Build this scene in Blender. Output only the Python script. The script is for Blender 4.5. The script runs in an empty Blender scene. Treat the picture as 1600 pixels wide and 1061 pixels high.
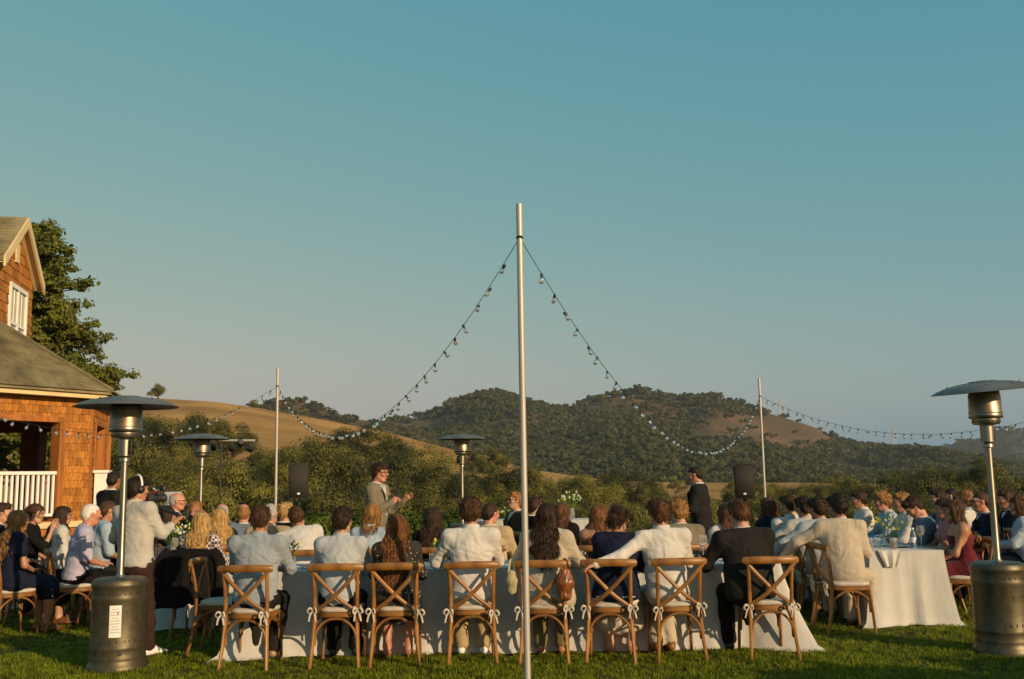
import bpy, math, random, time
import numpy as np
from mathutils import Vector, Matrix, noise
T0 = time.time()
rnd = random.Random(7)
rng = np.random.default_rng(7)
R = math.radians
S = bpy.context.scene
COL = S.collection

# ------------------------------------------------------------------ camera
F_PX, W_PX, H_PX, CAM_H = 1556.0, 1600, 1061, 1.60
PITCH, ROLL = math.atan(213.5 / F_PX), R(-0.95)
cam_data = bpy.data.cameras.new('camera')
cam = bpy.data.objects.new('camera', cam_data)
COL.objects.link(cam)
cam_data.sensor_width = 36.0
cam_data.lens = 36.0 * F_PX / W_PX
cam_data.clip_end = 20000
cam_data.clip_start = 0.1
CAM_M = Matrix.Rotation(math.pi / 2 + PITCH, 3, 'X') @ Matrix.Rotation(ROLL, 3, 'Z')
cam.matrix_world = Matrix.Translation((0, 0, CAM_H)) @ CAM_M.to_4x4()
S.camera = cam
cam_data.dof.use_dof = True
cam_data.dof.focus_distance = 9.6
cam_data.dof.aperture_fstop = 9.0

# ------------------------------------------------------------------ light
SUN_EL, SUN_AZ = R(17.0), R(44.5)          # azimuth: how far to the left of straight ahead the shadows point
ldir = Vector((-math.sin(SUN_AZ) * math.cos(SUN_EL), math.cos(SUN_AZ) * math.cos(SUN_EL), -math.sin(SUN_EL)))
sun_d = bpy.data.lights.new('sun', 'SUN')
sun_d.energy = 5.0
sun_d.angle = R(0.5)
sun_d.color = (1.0, 0.725, 0.43)
sun = bpy.data.objects.new('sun', sun_d)
sun.rotation_euler = ldir.to_track_quat('-Z', 'Y').to_euler()
COL.objects.link(sun)

world = bpy.data.worlds.new('World')
S.world = world
world.use_nodes = True
wn, wl = world.node_tree.nodes, world.node_tree.links
wn.clear()
wo = wn.new('ShaderNodeOutputWorld')
wb = wn.new('ShaderNodeBackground')
sky = wn.new('ShaderNodeTexSky')
sky.sky_type = 'NISHITA'
sky.sun_disc = False
sky.sun_elevation = SUN_EL
sky.sun_rotation = math.atan2(-ldir.x, -ldir.y)   # same direction as the sun lamp
sky.air_density = 1.4
sky.dust_density = 1.9
sky.ozone_density = 2.4
# film-like response of the sky's three channels: value = k * sky ** p
sp = wn.new('ShaderNodeSeparateColor'); cb = wn.new('ShaderNodeCombineColor')
wl.new(sky.outputs[0], sp.inputs[0])
SKY_RESP = []
for i, (k, p) in enumerate(((1.05, 1.2), (0.558, 0.42), (0.412, 0.09))):
    m0 = wn.new('ShaderNodeMath'); m0.operation = 'MULTIPLY'; m0.inputs[1].default_value = 0.12
    m1 = wn.new('ShaderNodeMath'); m1.operation = 'POWER'; m1.inputs[1].default_value = p
    m2 = wn.new('ShaderNodeMath'); m2.operation = 'MULTIPLY'; m2.inputs[1].default_value = k / 0.12
    m3 = wn.new('ShaderNodeMath'); m3.operation = 'MINIMUM'; m3.inputs[1].default_value = 0.8 / 0.12
    wl.new(sp.outputs[i], m0.inputs[0]); wl.new(m0.outputs[0], m1.inputs[0]); wl.new(m1.outputs[0], m2.inputs[0]); wl.new(m2.outputs[0], m3.inputs[0]); wl.new(m3.outputs[0], cb.inputs[i])
    SKY_RESP.append((m1, m2))
wl.new(cb.outputs[0], wb.inputs[0])
wb.inputs[1].default_value = 0.12
wl.new(wb.outputs[0], wo.inputs[0])

S.view_settings.view_transform = 'Standard'
S.view_settings.look = 'None'
S.view_settings.exposure = 0.0
S.view_settings.gamma = 1.0
S.cycles.max_bounces = 8
S.cycles.transparent_max_bounces = 12
S.cycles.volume_bounces = 0
S.cycles.use_denoising = True
S.cycles.sample_clamp_indirect = 6.0

# ------------------------------------------------------------------ photo pixel -> place
def ray(u, v):
    d = CAM_M @ Vector(((u - 800) / F_PX, -(v - 530.5) / F_PX, -1.0))
    return d
def G(u, v, z=0.0):
    d = ray(u, v); t = (z - CAM_H) / d.z
    return Vector((d.x * t, d.y * t, z))
def P(u, v, y):
    d = ray(u, v); t = y / d.y
    return Vector((d.x * t, y, CAM_H + d.z * t))
def hor(u):
    return 744.0 - 0.0166 * (u - 800)
def XU(u, y):
    return P(u, hor(u), y).x

# ------------------------------------------------------------------ materials
MATS = {}
def nodes_of(m):
    m.use_nodes = True
    n = m.node_tree.nodes; l = m.node_tree.links
    n.clear()
    o = n.new('ShaderNodeOutputMaterial'); b = n.new('ShaderNodeBsdfPrincipled')
    l.new(b.outputs[0], o.inputs[0])
    return n, l, b, o
def mat(name, col, rough=0.6, metal=0.0, var=0.12, scale=8.0, bump=0.0, bscale=60.0, col2=None, spec=0.4,
        stretch=(1, 1, 1), objrand=0.0, sheen=0.0, trans=0.0, coord='Object', detail=4.0):
    """principled surface: colour broken up by noise (col -> col2), optional relief and per-object value shift"""
    if name in MATS: return MATS[name]
    m = bpy.data.materials.new(name); MATS[name] = m
    n, l, b, o = nodes_of(m)
    c2 = col2 if col2 else tuple(max(0, c * (1 - 2 * var)) for c in col)
    c1 = col if col2 else tuple(min(1, c * (1 + var)) for c in col)
    tc = n.new('ShaderNodeTexCoord'); mp = n.new('ShaderNodeMapping')
    mp.inputs['Scale'].default_value = stretch
    l.new(tc.outputs[coord], mp.inputs[0])
    nz = n.new('ShaderNodeTexNoise'); nz.inputs['Scale'].default_value = scale; nz.inputs['Detail'].default_value = detail
    l.new(mp.outputs[0], nz.inputs[0])
    cr = n.new('ShaderNodeValToRGB')
    cr.color_ramp.elements[0].position = 0.32; cr.color_ramp.elements[1].position = 0.68
    cr.color_ramp.elements[0].color = (*c2, 1); cr.color_ramp.elements[1].color = (*c1, 1)
    l.new(nz.outputs[0], cr.inputs[0])
    out = cr.outputs[0]
    if objrand:
        oi = n.new('ShaderNodeObjectInfo'); hs = n.new('ShaderNodeHueSaturation')
        mr = n.new('ShaderNodeMapRange')
        mr.inputs[3].default_value = 1 - objrand; mr.inputs[4].default_value = 1 + objrand
        l.new(oi.outputs['Random'], mr.inputs[0]); l.new(mr.outputs[0], hs.inputs['Value'])
        l.new(out, hs.inputs['Color']); out = hs.outputs[0]
    l.new(out, b.inputs['Base Color'])
    b.inputs['Roughness'].default_value = rough
    b.inputs['Metallic'].default_value = metal
    b.inputs['Specular IOR Level'].default_value = spec
    if sheen: b.inputs['Sheen Weight'].default_value = sheen
    if trans: b.inputs['Transmission Weight'].default_value = trans
    if bump:
        nb = n.new('ShaderNodeTexNoise'); nb.inputs['Scale'].default_value = bscale; nb.inputs['Detail'].default_value = 3
        l.new(mp.outputs[0], nb.inputs[0])
        bp = n.new('ShaderNodeBump'); bp.inputs['Strength'].default_value = bump; bp.inputs['Distance'].default_value = 0.01
        l.new(nb.outputs[0], bp.inputs['Height']); l.new(bp.outputs[0], b.inputs['Normal'])
    return m
def leafmat(name, col, col2, tr=0.35, scale=0.9, rough=0.6):
    if name in MATS: return MATS[name]
    m = bpy.data.materials.new(name); MATS[name] = m
    n, l, b, o = nodes_of(m)
    tc = n.new('ShaderNodeTexCoord'); nz = n.new('ShaderNodeTexNoise'); nz.inputs['Scale'].default_value = scale
    l.new(tc.outputs['Object'], nz.inputs[0])
    oi = n.new('ShaderNodeObjectInfo')
    ad = n.new('ShaderNodeMath'); ad.operation = 'MULTIPLY_ADD'; ad.inputs[1].default_value = 0.45; ad.inputs[2].default_value = -0.22
    l.new(oi.outputs['Random'], ad.inputs[0])
    a2 = n.new('ShaderNodeMath'); a2.operation = 'ADD'; l.new(ad.outputs[0], a2.inputs[0]); l.new(nz.outputs[0], a2.inputs[1])
    cr = n.new('ShaderNodeValToRGB')
    cr.color_ramp.elements[0].position = 0.3; cr.color_ramp.elements[1].position = 0.72
    cr.color_ramp.elements[0].color = (*col2, 1); cr.color_ramp.elements[1].color = (*col, 1)
    l.new(a2.outputs[0], cr.inputs[0]); l.new(cr.outputs[0], b.inputs['Base Color'])
    b.inputs['Roughness'].default_value = rough; b.inputs['Specular IOR Level'].default_value = 0.25
    t = n.new('ShaderNodeBsdfTranslucent'); l.new(cr.outputs[0], t.inputs[0])
    mx = n.new('ShaderNodeMixShader'); mx.inputs[0].default_value = tr
    l.new(b.outputs[0], mx.inputs[1]); l.new(t.outputs[0], mx.inputs[2]); l.new(mx.outputs[0], o.inputs[0])
    return m
def glassmat(name, col=(1, 1, 1), rough=0.02):
    if name in MATS: return MATS[name]
    m = bpy.data.materials.new(name); MATS[name] = m
    n, l, b, o = nodes_of(m)
    b.inputs['Base Color'].default_value = (*col, 1); b.inputs['Transmission Weight'].default_value = 0.92
    b.inputs['Roughness'].default_value = rough; b.inputs['IOR'].default_value = 1.42
    tr = n.new('ShaderNodeTexNoise'); tr.inputs['Scale'].default_value = 30
    ma = n.new('ShaderNodeMath'); ma.operation = 'MULTIPLY'; ma.inputs[1].default_value = 0.06
    l.new(tr.outputs[0], ma.inputs[0]); l.new(ma.outputs[0], b.inputs['Roughness'])
    return m

# ------------------------------------------------------------------ mesh helpers
def mesh_np(name, V, faces, mats=(), midx=None, smooth=True):
    """V (n,3); faces = list of (m,k) int arrays"""
    me = bpy.data.meshes.new(name)
    V = np.asarray(V, np.float32)
    faces = [np.asarray(f, np.int32) for f in faces if len(f)]
    me.vertices.add(len(V)); me.vertices.foreach_set('co', V.ravel())
    nl = sum(f.size for f in faces); npol = sum(len(f) for f in faces)
    me.loops.add(nl); me.polygons.add(npol)
    me.loops.foreach_set('vertex_index', np.concatenate([f.ravel() for f in faces]))
    tot = np.concatenate([np.full(len(f), f.shape[1], np.int32) for f in faces])
    st = np.concatenate([[0], np.cumsum(tot)[:-1]]).astype(np.int32)
    me.polygons.foreach_set('loop_start', st); me.polygons.foreach_set('loop_total', tot)
    if midx is not None: me.polygons.foreach_set('material_index', np.asarray(midx, np.int32))
    me.polygons.foreach_set('use_smooth', np.full(npol, smooth))
    for m in mats: me.materials.append(m)
    me.update(calc_edges=True)
    return me
def link(name, data, parent=None, loc=None, rot=None, scale=None):
    o = bpy.data.objects.new(name, data); COL.objects.link(o)
    if parent: o.parent = parent
    if loc is not None: o.location = loc
    if rot is not None: o.rotation_euler = rot
    if scale is not None: o.scale = scale if hasattr(scale, '__len__') else (scale,) * 3
    return o
def tag(o, label=None, cat=None, group=None, kind=None):
    if label: o['label'] = label
    if cat: o['category'] = cat
    if group: o['group'] = group
    if kind: o['kind'] = kind
    return o
def empty(name, loc=(0, 0, 0), rz=0.0):
    o = link(name, None, None, loc, (0, 0, rz)); o.empty_display_size = 0.1
    return o
def kids(o):
    return [c for c in ALL_CHILDREN.get(o.name, [])]
ALL_CHILDREN = {}
def reg(o):
    if o.parent: ALL_CHILDREN.setdefault(o.parent.name, []).append(o)
    return o
def copy_tree(o, parent=None):
    c = o.copy(); COL.objects.link(c)
    if parent: c.parent = parent
    reg(c)
    for ch in list(kids(o)): copy_tree(ch, c)
    return c

class MB:
    """collects simple shapes into one mesh; faces carry a material slot"""
    def __init__(s): s.v = []; s.f = []; s.m = []
    def add(s, vs, fs, mi=0):
        b = len(s.v); s.v += [tuple(v) for v in vs]
        for f in fs: s.f.append(tuple(i + b for i in f)); s.m.append(mi)
        return s
    def box(s, c, d, rz=0.0, mi=0, bev=0.0, M=None):
        """box centred at c with full sizes d; bev chamfers the vertical & horizontal edges a little"""
        hx, hy, hz = d[0] / 2, d[1] / 2, d[2] / 2
        if bev <= 0:
            vs = [(x, y, z) for z in (-hz, hz) for x, y in ((-hx, -hy), (hx, -hy), (hx, hy), (-hx, hy))]
            fs = [(3, 2, 1, 0), (4, 5, 6, 7), (0, 1, 5, 4), (1, 2, 6, 5), (2, 3, 7, 6), (3, 0, 4, 7)]
        else:
            e = bev; vs = []
            def ring(ix, iy, z):
                return [(-ix + e, -iy, z), (ix - e, -iy, z), (ix, -iy + e, z), (ix, iy - e, z), (ix - e, iy, z), (-ix + e, iy, z), (-ix, iy - e, z), (-ix, -iy + e, z)]
            vs = ring(hx - e * .8, hy - e * .8, -hz) + ring(hx, hy, -hz + e) + ring(hx, hy, hz - e) + ring(hx - e * .8, hy - e * .8, hz)
            fs = [tuple(range(7, -1, -1)), tuple(range(24, 32))]
            for k in range(3):
                for i in range(8):
                    j = (i + 1) % 8; fs.append((k * 8 + i, k * 8 + j, k * 8 + 8 + j, k * 8 + 8 + i))
        c_, s_ = math.cos(rz), math.sin(rz)
        out = []
        for x, y, z in vs:
            if M is not None:
                w = M @ Vector((x, y, z)); out.append((w.x + c[0], w.y + c[1], w.z + c[2]))
            else: out.append((c[0] + x * c_ - y * s_, c[1] + x * s_ + y * c_, c[2] + z))
        return s.add(out, fs, mi)
    def tube(s, pts, r, n=8, mi=0, cap=True, flat=None, up=None):
        """sweep an ellipse along pts; r number or list; flat=(a,b) multipliers along side/other"""
        pts = [Vector(p) for p in pts]; k = len(pts)
        rs = r if hasattr(r, '__len__') else [r] * k
        vs = []; prev = None
        for i, p in enumerate(pts):
            t = (pts[min(i + 1, k - 1)] - pts[max(i - 1, 0)]).normalized()
            if up is not None: a = Vector(up) - t * t.dot(Vector(up))
            elif prev is not None: a = prev - t * t.dot(prev)
            else: a = t.orthogonal()
            if a.length < 1e-6: a = t.orthogonal()
            a.normalize(); prev = a; b = t.cross(a)
            fa, fb = flat if flat else (1, 1)
            for j in range(n):
                an = 2 * math.pi * j / n
                vs.append(p + a * (math.cos(an) * rs[i] * fa) + b * (math.sin(an) * rs[i] * fb))
        fs = []
        for i in range(k - 1):
            for j in range(n):
                j2 = (j + 1) % n
                fs.append((i * n + j, i * n + j2, (i + 1) * n + j2, (i + 1) * n + j))
        if cap: fs += [tuple(range(n - 1, -1, -1)), tuple((k - 1) * n + j for j in range(n))]
        return s.add(vs, fs, mi)
    def lathe(s, prof, c=(0, 0, 0), n=24, mi=0, M=None, capb=True, capt=True):
        vs = []; k = len(prof)
        for r_, z in prof:
            for j in range(n):
                an = 2 * math.pi * j / n
                w = Vector((r_ * math.cos(an), r_ * math.sin(an), z))
                if M is not None: w = M @ w
                vs.append((w.x + c[0], w.y + c[1], w.z + c[2]))
        fs = []
        for i in range(k - 1):
            for j in range(n):
                j2 = (j + 1) % n; fs.append((i * n + j, i * n + j2, (i + 1) * n + j2, (i + 1) * n + j))
        if capb: fs.append(tuple(range(n - 1, -1, -1)))
        if capt: fs.append(tuple((k - 1) * n + j for j in range(n)))
        return s.add(vs, fs, mi)
    def ball(s, c, r, n=8, m=6, mi=0):
        rr = r if hasattr(r, '__len__') else (r, r, r)
        vs = [(c[0], c[1], c[2] - rr[2])]
        for i in range(1, m):
            ph = -math.pi / 2 + math.pi * i / m
            for j in range(n):
                an = 2 * math.pi * j / n
                vs.append((c[0] + rr[0] * math.cos(ph) * math.cos(an), c[1] + rr[1] * math.cos(ph) * math.sin(an), c[2] + rr[2] * math.sin(ph)))
        vs.append((c[0], c[1], c[2] + rr[2]))
        fs = []
        for j in range(n):
            j2 = (j + 1) % n
            fs.append((0, 1 + j2, 1 + j)); fs.append((len(vs) - 1, 1 + (m - 2) * n + j, 1 + (m - 2) * n + j2))
            for i in range(m - 2): fs.append((1 + i * n + j, 1 + i * n + j2, 1 + (i + 1) * n + j2, 1 + (i + 1) * n + j))
        return s.add(vs, fs, mi)
    def quad(s, a, b, c, d, mi=0): return s.add([a, b, c, d], [(0, 1, 2, 3)], mi)
    def mesh(s, name, mats, smooth=True, sharp=None):
        me = bpy.data.meshes.new(name)
        me.from_pydata([tuple(v) for v in s.v], [], s.f)
        for m in (mats if isinstance(mats, (list, tuple)) else [mats]): me.materials.append(m)
        me.polygons.foreach_set('material_index', s.m)
        me.polygons.foreach_set('use_smooth', [smooth] * len(s.f))
        if smooth: me.set_sharp_from_angle(angle=R(sharp or 40))
        me.update()
        return me
    def build(s, name, mats, parent=None, smooth=True, **kw):
        return reg(link(name, s.mesh(name, mats, smooth), parent, **kw))

def spline(pts, n=6):
    """Catmull-Rom through pts"""
    p = [Vector(q) for q in pts]; p = [p[0] * 2 - p[1]] + p + [p[-1] * 2 - p[-2]]
    out = []
    for i in range(1, len(p) - 2):
        for k in range(n):
            t = k / n
            out.append(0.5 * ((2 * p[i]) + (-p[i - 1] + p[i + 1]) * t + (2 * p[i - 1] - 5 * p[i] + 4 * p[i + 1] - p[i + 2]) * t * t
                              + (-p[i - 1] + 3 * p[i] - 3 * p[i + 1] + p[i + 2]) * t ** 3))
    out.append(p[-2]); return out

# ------------------------------------------------------------------ terrain
def interp(tab, u):
    xs = [a for a, b in tab]; ys = [b for a, b in tab]
    return np.interp(u, xs, ys)
RIDGE1 = [(-900, 640), (-300, 610), (0, 618), (170, 626), (225, 622), (330, 628), (400, 638), (480, 652), (560, 668), (620, 680), (690, 700),
          (760, 713), (820, 733), (900, 744), (960, 752), (1100, 754), (1240, 754), (1400, 757), (1600, 760), (2600, 755)]
RIDGE2 = [(-400, 700), (250, 690), (340, 660), (400, 634), (440, 625), (470, 628), (500, 638), (540, 652), (590, 664), (700, 690), (900, 720)]
RIDGE3 = [(300, 735), (480, 700), (560, 672), (600, 660), (640, 655), (672, 649), (700, 636), (725, 626), (755, 618), (775, 617), (800, 623), (830, 633), (860, 640),
          (890, 641), (915, 632), (940, 624), (970, 615), (992, 610), (1015, 614), (1045, 621), (1075, 625), (1105, 620), (1130, 627), (1170, 639), (1210, 650),
          (1250, 662), (1280, 673), (1300, 689), (1330, 697), (1380, 704), (1440, 704), (1480, 712), (1540, 728), (1700, 735), (2600, 735)]
RIDGE4 = [(1100, 735), (1380, 712), (1450, 704), (1490, 692), (1530, 684), (1552, 673), (1575, 671), (1600, 678), (1700, 684), (1900, 670), (2400, 690)]
def U_of(x, y): return 800 + F_PX * x / np.maximum(y, 1.0)
def hz_of(v, u, D): return CAM_H + (hor(u) - v) / F_PX * D
def snoise(x, y, seed=0, oct=4):
    r_ = np.random.default_rng(seed); out = 0; a = 1.0; f = 1.0
    for _ in range(oct):
        for __ in range(3):
            th = r_.uniform(0, 6.28); ph = r_.uniform(0, 6.28)
            out = out + a / 3 * np.sin(f * (x * math.cos(th) + y * math.sin(th)) + ph)
        a *= 0.5; f *= 2.03
    return out
D1, D2, D3, D4 = 340.0, 950.0, 1250.0, 2300.0
def z_near(x, y):
    """lawn, its drop beyond the edge, the golden hill behind"""
    x = np.asarray(x, float); y = np.asarray(y, float)
    u = U_of(x, y)
    zr = hz_of(interp(RIDGE1, u), u, D1)
    lo = -7.0
    t = np.clip((y - 55) / (D1 - 55), 0, 1.6)
    up = np.where(t <= 1, t ** 1.25, 1 - (t - 1) * 1.2)
    z2 = lo + (zr - lo) * up + snoise(x / 22, y / 22, 3) * 0.9 * np.clip((y - 50) / 60, 0, 1) * np.clip((D1 * 1.02 - y) / 80, 0, 1)
    drop = lo * np.clip((y - 27) / 28, 0, 1) ** 1.3
    z = np.where(y < 55, drop, z2)
    z = np.where(y < 27, 0.0, z)
    return z
def grid_mesh(name, xs_fn, ys, nu, mats, zfn):
    us = np.linspace(-1, 1, nu)
    rows = []
    for y in ys:
        x = xs_fn(us, y); rows.append(np.stack([x, np.full_like(x, y), zfn(x, np.full_like(x, y))], 1))
    V = np.concatenate(rows); ny = len(ys)
    i = np.arange(ny - 1)[:, None] * nu + np.arange(nu - 1)[None, :]
    Q = np.stack([i, i + 1, i + 1 + nu, i + nu], -1).reshape(-1, 4)
    return mesh_np(name, V, [Q], mats)

M_lawn = mat('turf', (0.060, 0.066, 0.010), 0.9, var=0.3, scale=3.0, bump=0.5, bscale=90, spec=0.1)
M_gold = mat('dry_grass', (0.47, 0.265, 0.088), 0.95, col2=(0.27, 0.145, 0.048), scale=0.045, bump=0.3, bscale=1.5, spec=0.05, detail=8)
M_valley = mat('valley_floor', (0.16, 0.13, 0.06), 0.95, col2=(0.07, 0.08, 0.03), scale=0.01, spec=0.05, detail=8)
M_scrub = mat('chaparral_soil', (0.165, 0.095, 0.052), 0.95, col2=(0.085, 0.065, 0.032), scale=0.012, spec=0.05, detail=9)
M_far = mat('far_scrub', (0.05, 0.055, 0.04), 0.95, col2=(0.028, 0.036, 0.028), scale=0.012, spec=0.05, detail=9)

# lawn: one flat sheet; ground beyond
ys = np.concatenate([np.linspace(-14, 26, 21), [26.9]])
lawn = link('lawn', grid_mesh('lawn', lambda u, y: u * 45.0, ys, 61, [M_lawn], lambda x, y: x * 0))
tag(lawn, 'short green lawn in low evening sun with long shadows', 'lawn', kind='structure')
ys = np.concatenate([np.linspace(26.9, 60, 18), np.linspace(64, 330, 50), np.linspace(334, 420, 20), np.linspace(430, 520, 6)])
hill1 = link('golden_hill', grid_mesh('golden_hill', lambda u, y: u * (60 + y * 1.3) + 0 * y, ys, 221, [M_gold], lambda x, y: np.where(y <= 27, -0.03, z_near(x, y))))
tag(hill1, 'dry golden grass hill rising behind the oaks on the left', 'hill', kind='structure')
def far_hill(name, ridge, D, y0, lo, ua, ub, m, amp, seed, nu=260, ny=70):
    ys = np.concatenate([np.linspace(y0, D, ny), np.linspace(D * 1.02, D * 1.5, 12)])
    def zf(x, y):
        u = U_of(x, y); zr = hz_of(interp(ridge, u), u, D)
        t = (y - y0) / (D - y0)
        up = np.where(t <= 1, np.clip(t, 0, 1) ** 1.35, 1 - ((t - 1) * 1.6) ** 1.3 if np.ndim(t) == 0 else 1 - (np.maximum(t - 1, 0) * 1.6) ** 1.3)
        w = np.clip(t, 0, 1) * np.clip((1.0 - t) * 4, 0, 1)
        sp = D * 0.045
        return lo + (zr - lo) * up + amp * w * (snoise(x / sp, y / sp * 0.35, seed, 4) - 0.5)
    def xf(u, y): return ((ua + ub) / 2 + u * (ub - ua) / 2 - 800) / F_PX * y
    o = link(name, grid_mesh(name, xf, ys, nu, [m], zf)); return o, zf
hill2, z2f = far_hill('wooded_knoll', RIDGE2, D2, 500, -10, -400, 900, M_scrub, 8, 5, 140, 40)
tag(hill2, 'wooded knoll peeping over the golden hill', 'hill', kind='structure')
hill3, z3f = far_hill('oak_covered_hill', RIDGE3, D3, 520, -12, 250, 2400, M_scrub, 22, 11)
tag(hill3, 'broad two-peaked hill covered in oak and chaparral', 'hill', kind='structure')
hill4, z4f = far_hill('distant_blue_hill', RIDGE4, D4, 1500, -12, 1050, 2400, M_far, 30, 21, 160, 40)
tag(hill4, 'hazy blue hill far off on the right', 'hill', kind='structure')
g = MB(); g.quad((-9000, -2000, -13), (9000, -2000, -13), (9000, 9000, -13), (-9000, 9000, -13))
valley = g.build('valley_ground', M_valley); tag(valley, 'valley floor between the hills', 'ground', kind='structure')
def z_ground(x, y): return float(z_near(np.array([x]), np.array([y]))[0])

# ------------------------------------------------------------------ trees
M_oak = leafmat('oak_leaves', (0.190, 0.172, 0.030), (0.026, 0.033, 0.010), 0.18, 0.7)
M_pine = leafmat('pine_needles', (0.17, 0.18, 0.026), (0.06, 0.078, 0.016), 0.36, 0.8)
M_bush = leafmat('bush_leaves', (0.12, 0.16, 0.020), (0.045, 0.075, 0.012), 0.4, 1.5)
M_wood_far = leafmat('far_oak_leaves', (0.125, 0.115, 0.030), (0.045, 0.052, 0.016), 0.22, 0.02)
M_bark = mat('bark', (0.11, 0.08, 0.05), 0.9, var=0.3, scale=6, bump=0.6, bscale=20, stretch=(1, 1, .25))

def leaf_quads(C, size, nrm, r_, jit=0.42):
    """C (n,3) centres -> folded leaf-clump quads roughly facing nrm, random spin"""
    n = len(C)
    N = nrm + r_.normal(0, jit, (n, 3)); N /= np.linalg.norm(N, axis=1, keepdims=True) + 1e-9
    A = np.cross(N, r_.normal(0, 1, (n, 3))); A /= np.linalg.norm(A, axis=1, keepdims=True) + 1e-9
    B = np.cross(N, A)
    s = size * r_.uniform(0.6, 1.35, (n, 1)); w = r_.uniform(0.45, 0.8, (n, 1))
    V = np.stack([C - A * s, C - B * s * w + N * s * .18, C + A * s, C + B * s * w + N * s * .18], 1).reshape(-1, 3)
    return V, np.arange(4 * n).reshape(n, 4)
def oak_crown(seed, W=4.6, Hc=4.6, z0=1.8, nblob=24, nleaf=17000, leaf=0.066):
    r_ = np.random.default_rng(seed)
    cs = []
    for i in range(nblob):
        th = r_.uniform(0, 6.283); rr = W * math.sqrt(r_.uniform(0.0, 1)) * 0.80
        zt = (1 - (rr / W) ** 2) ** 0.5
        z = z0 + Hc * (0.12 + 0.80 * zt * r_.uniform(0.30, 1.0))
        cs.append((rr * math.cos(th), rr * math.sin(th), z, r_.uniform(0.75, 1.5) * W / 4.6))
    cs = np.array(cs); k = r_.integers(0, nblob, nleaf)
    d = r_.normal(0, 1, (nleaf, 3)); d /= np.linalg.norm(d, axis=1, keepdims=True)
    d[:, 2] = np.where(d[:, 2] < -0.35, -d[:, 2] * .5, d[:, 2])
    rad = cs[k, 3:4] * (1 - 0.32 * r_.uniform(0, 1, (nleaf, 1)) ** 2.0)
    C = cs[k, :3] + d * rad * np.array([1.15, 1.15, 0.78])
    return leaf_quads(C, leaf, d + np.array([0, 0, .22]), r_, .32)+ (cs,)
def trunk_mesh(seed, cs, z0, h=1.9, r=0.28):
    r_ = random.Random(seed); mb = MB()
    top = Vector((r_.uniform(-.2, .2), r_.uniform(-.2, .2), h))
    mb.tube(spline([(0, 0, -.5), (0.03, 0, h * .4), top]), [r * (1.25 - .35 * i / 12) for i in range(13)], 8)
    for c in cs[:9]:
        e = Vector(c[:3]) - Vector((0, 0, .3)); mid = top.lerp(e, .5) + Vector((r_.uniform(-.2, .2), r_.uniform(-.2, .2), -.15))
        pp = spline([top - Vector((0, 0, .25)), mid, e], 4)
        mb.tube(pp, [r * .5 * (1 - .8 * i / (len(pp) - 1)) for i in range(len(pp))], 5)
    return mb.mesh('trunk', M_bark)
OAKS = []
for i, (W, Hc, z0) in enumerate([(4.6, 4.8, 1.6), (4.0, 5.4, 1.9), (5.2, 4.4, 1.4), (3.4, 3.8, 1.0), (4.4, 5.0, 1.2)]):
    V, Q, cs = oak_crown(100 + i, W, Hc, z0)
    OAKS.append((mesh_np('crown', V, [Q], [M_oak], smooth=False), trunk_mesh(i, cs, z0, z0 + 1.0), float(np.percentile(V[:, 2], 99.3)), W))
def oak(x, y, top, wide=None, k=0, label='', group=None, name='oak_tree', zb=None, cat='tree'):
    cr, tr, H, W = OAKS[k % len(OAKS)]
    zb = z_ground(x, y) if zb is None else zb
    s = max(0.15, (top - zb) / H)
    o = empty(name, (x, y, zb), rnd.uniform(0, 6.28)); sx = s if wide is None else max(wide / W, s * .72)
    o.scale = (sx, sx, s)
    reg(link('crown', cr, o)); reg(link('trunk', tr, o))
    return tag(o, label, cat, group)
GRP_OAK = 'oaks on the slope beyond the lawn'
# (u, v of the tree's top, distance, half width in photo pixels)
oak_spots = []
def row(u0, u1, n, vtop, y0, y1, pxw, seed, jv=8):
    r_ = random.Random(seed)
    for i in range(n):
        u = u0 + (u1 - u0) * (i + .5) / n + r_.uniform(-.35, .35) * (u1 - u0) / n
        oak_spots.append((u, interp(vtop, u) + r_.uniform(-jv * .4, jv), r_.uniform(y0, y1), pxw * r_.uniform(.8, 1.25)))
row(178, 390, 6, [(170, 668), (200, 668), (235, 652), (290, 647), (330, 652), (365, 664), (390, 690)], 120, 150, 34, 1, 4)
row(390, 660, 7, [(390, 696), (440, 700), (475, 696), (500, 676), (530, 668), (570, 672), (620, 682), (660, 700)], 105, 135, 32, 2, 4)
row(170, 420, 6, [(170, 690), (420, 712)], 85, 105, 40, 3)
row(420, 690, 7, [(420, 708), (540, 696), (640, 708), (690, 735)], 78, 100, 38, 4)
row(170, 460, 6, [(170, 722), (460, 735)], 60, 76, 44, 5, 26)
row(440, 690, 6, [(440, 742), (620, 742), (700, 785)], 55, 72, 42, 6, 30)
row(735, 900, 6, [(730, 748), (760, 736), (800, 730), (845, 728), (880, 738), (900, 752)], 95, 125, 26, 7, 4)
row(735, 880, 4, [(690, 792), (740, 768), (800, 756), (880, 762)], 70, 90, 30, 8)
row(860, 1010, 6, [(860, 752), (935, 742), (975, 736), (1010, 768)], 110, 150, 21, 9, 5)
row(770, 900, 3, [(690, 800), (790, 780), (900, 785)], 52, 62, 36, 10, 14)
row(1000, 1150, 5, [(1000, 790), (1060, 770), (1150, 762)], 80, 105, 26, 11)
row(1160, 1350, 7, [(1160, 764), (1220, 760), (1280, 756), (1310, 740), (1350, 750)], 105, 140, 23, 12, 5)
row(1340, 1480, 5, [(1340, 752), (1400, 746), (1450, 736), (1480, 728)], 95, 125, 28, 13, 5)
row(1455, 1640, 5, [(1450, 745), (1480, 722), (1505, 716), (1540, 724), (1580, 750), (1640, 748)], 70, 95, 34, 14, 4)
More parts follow.
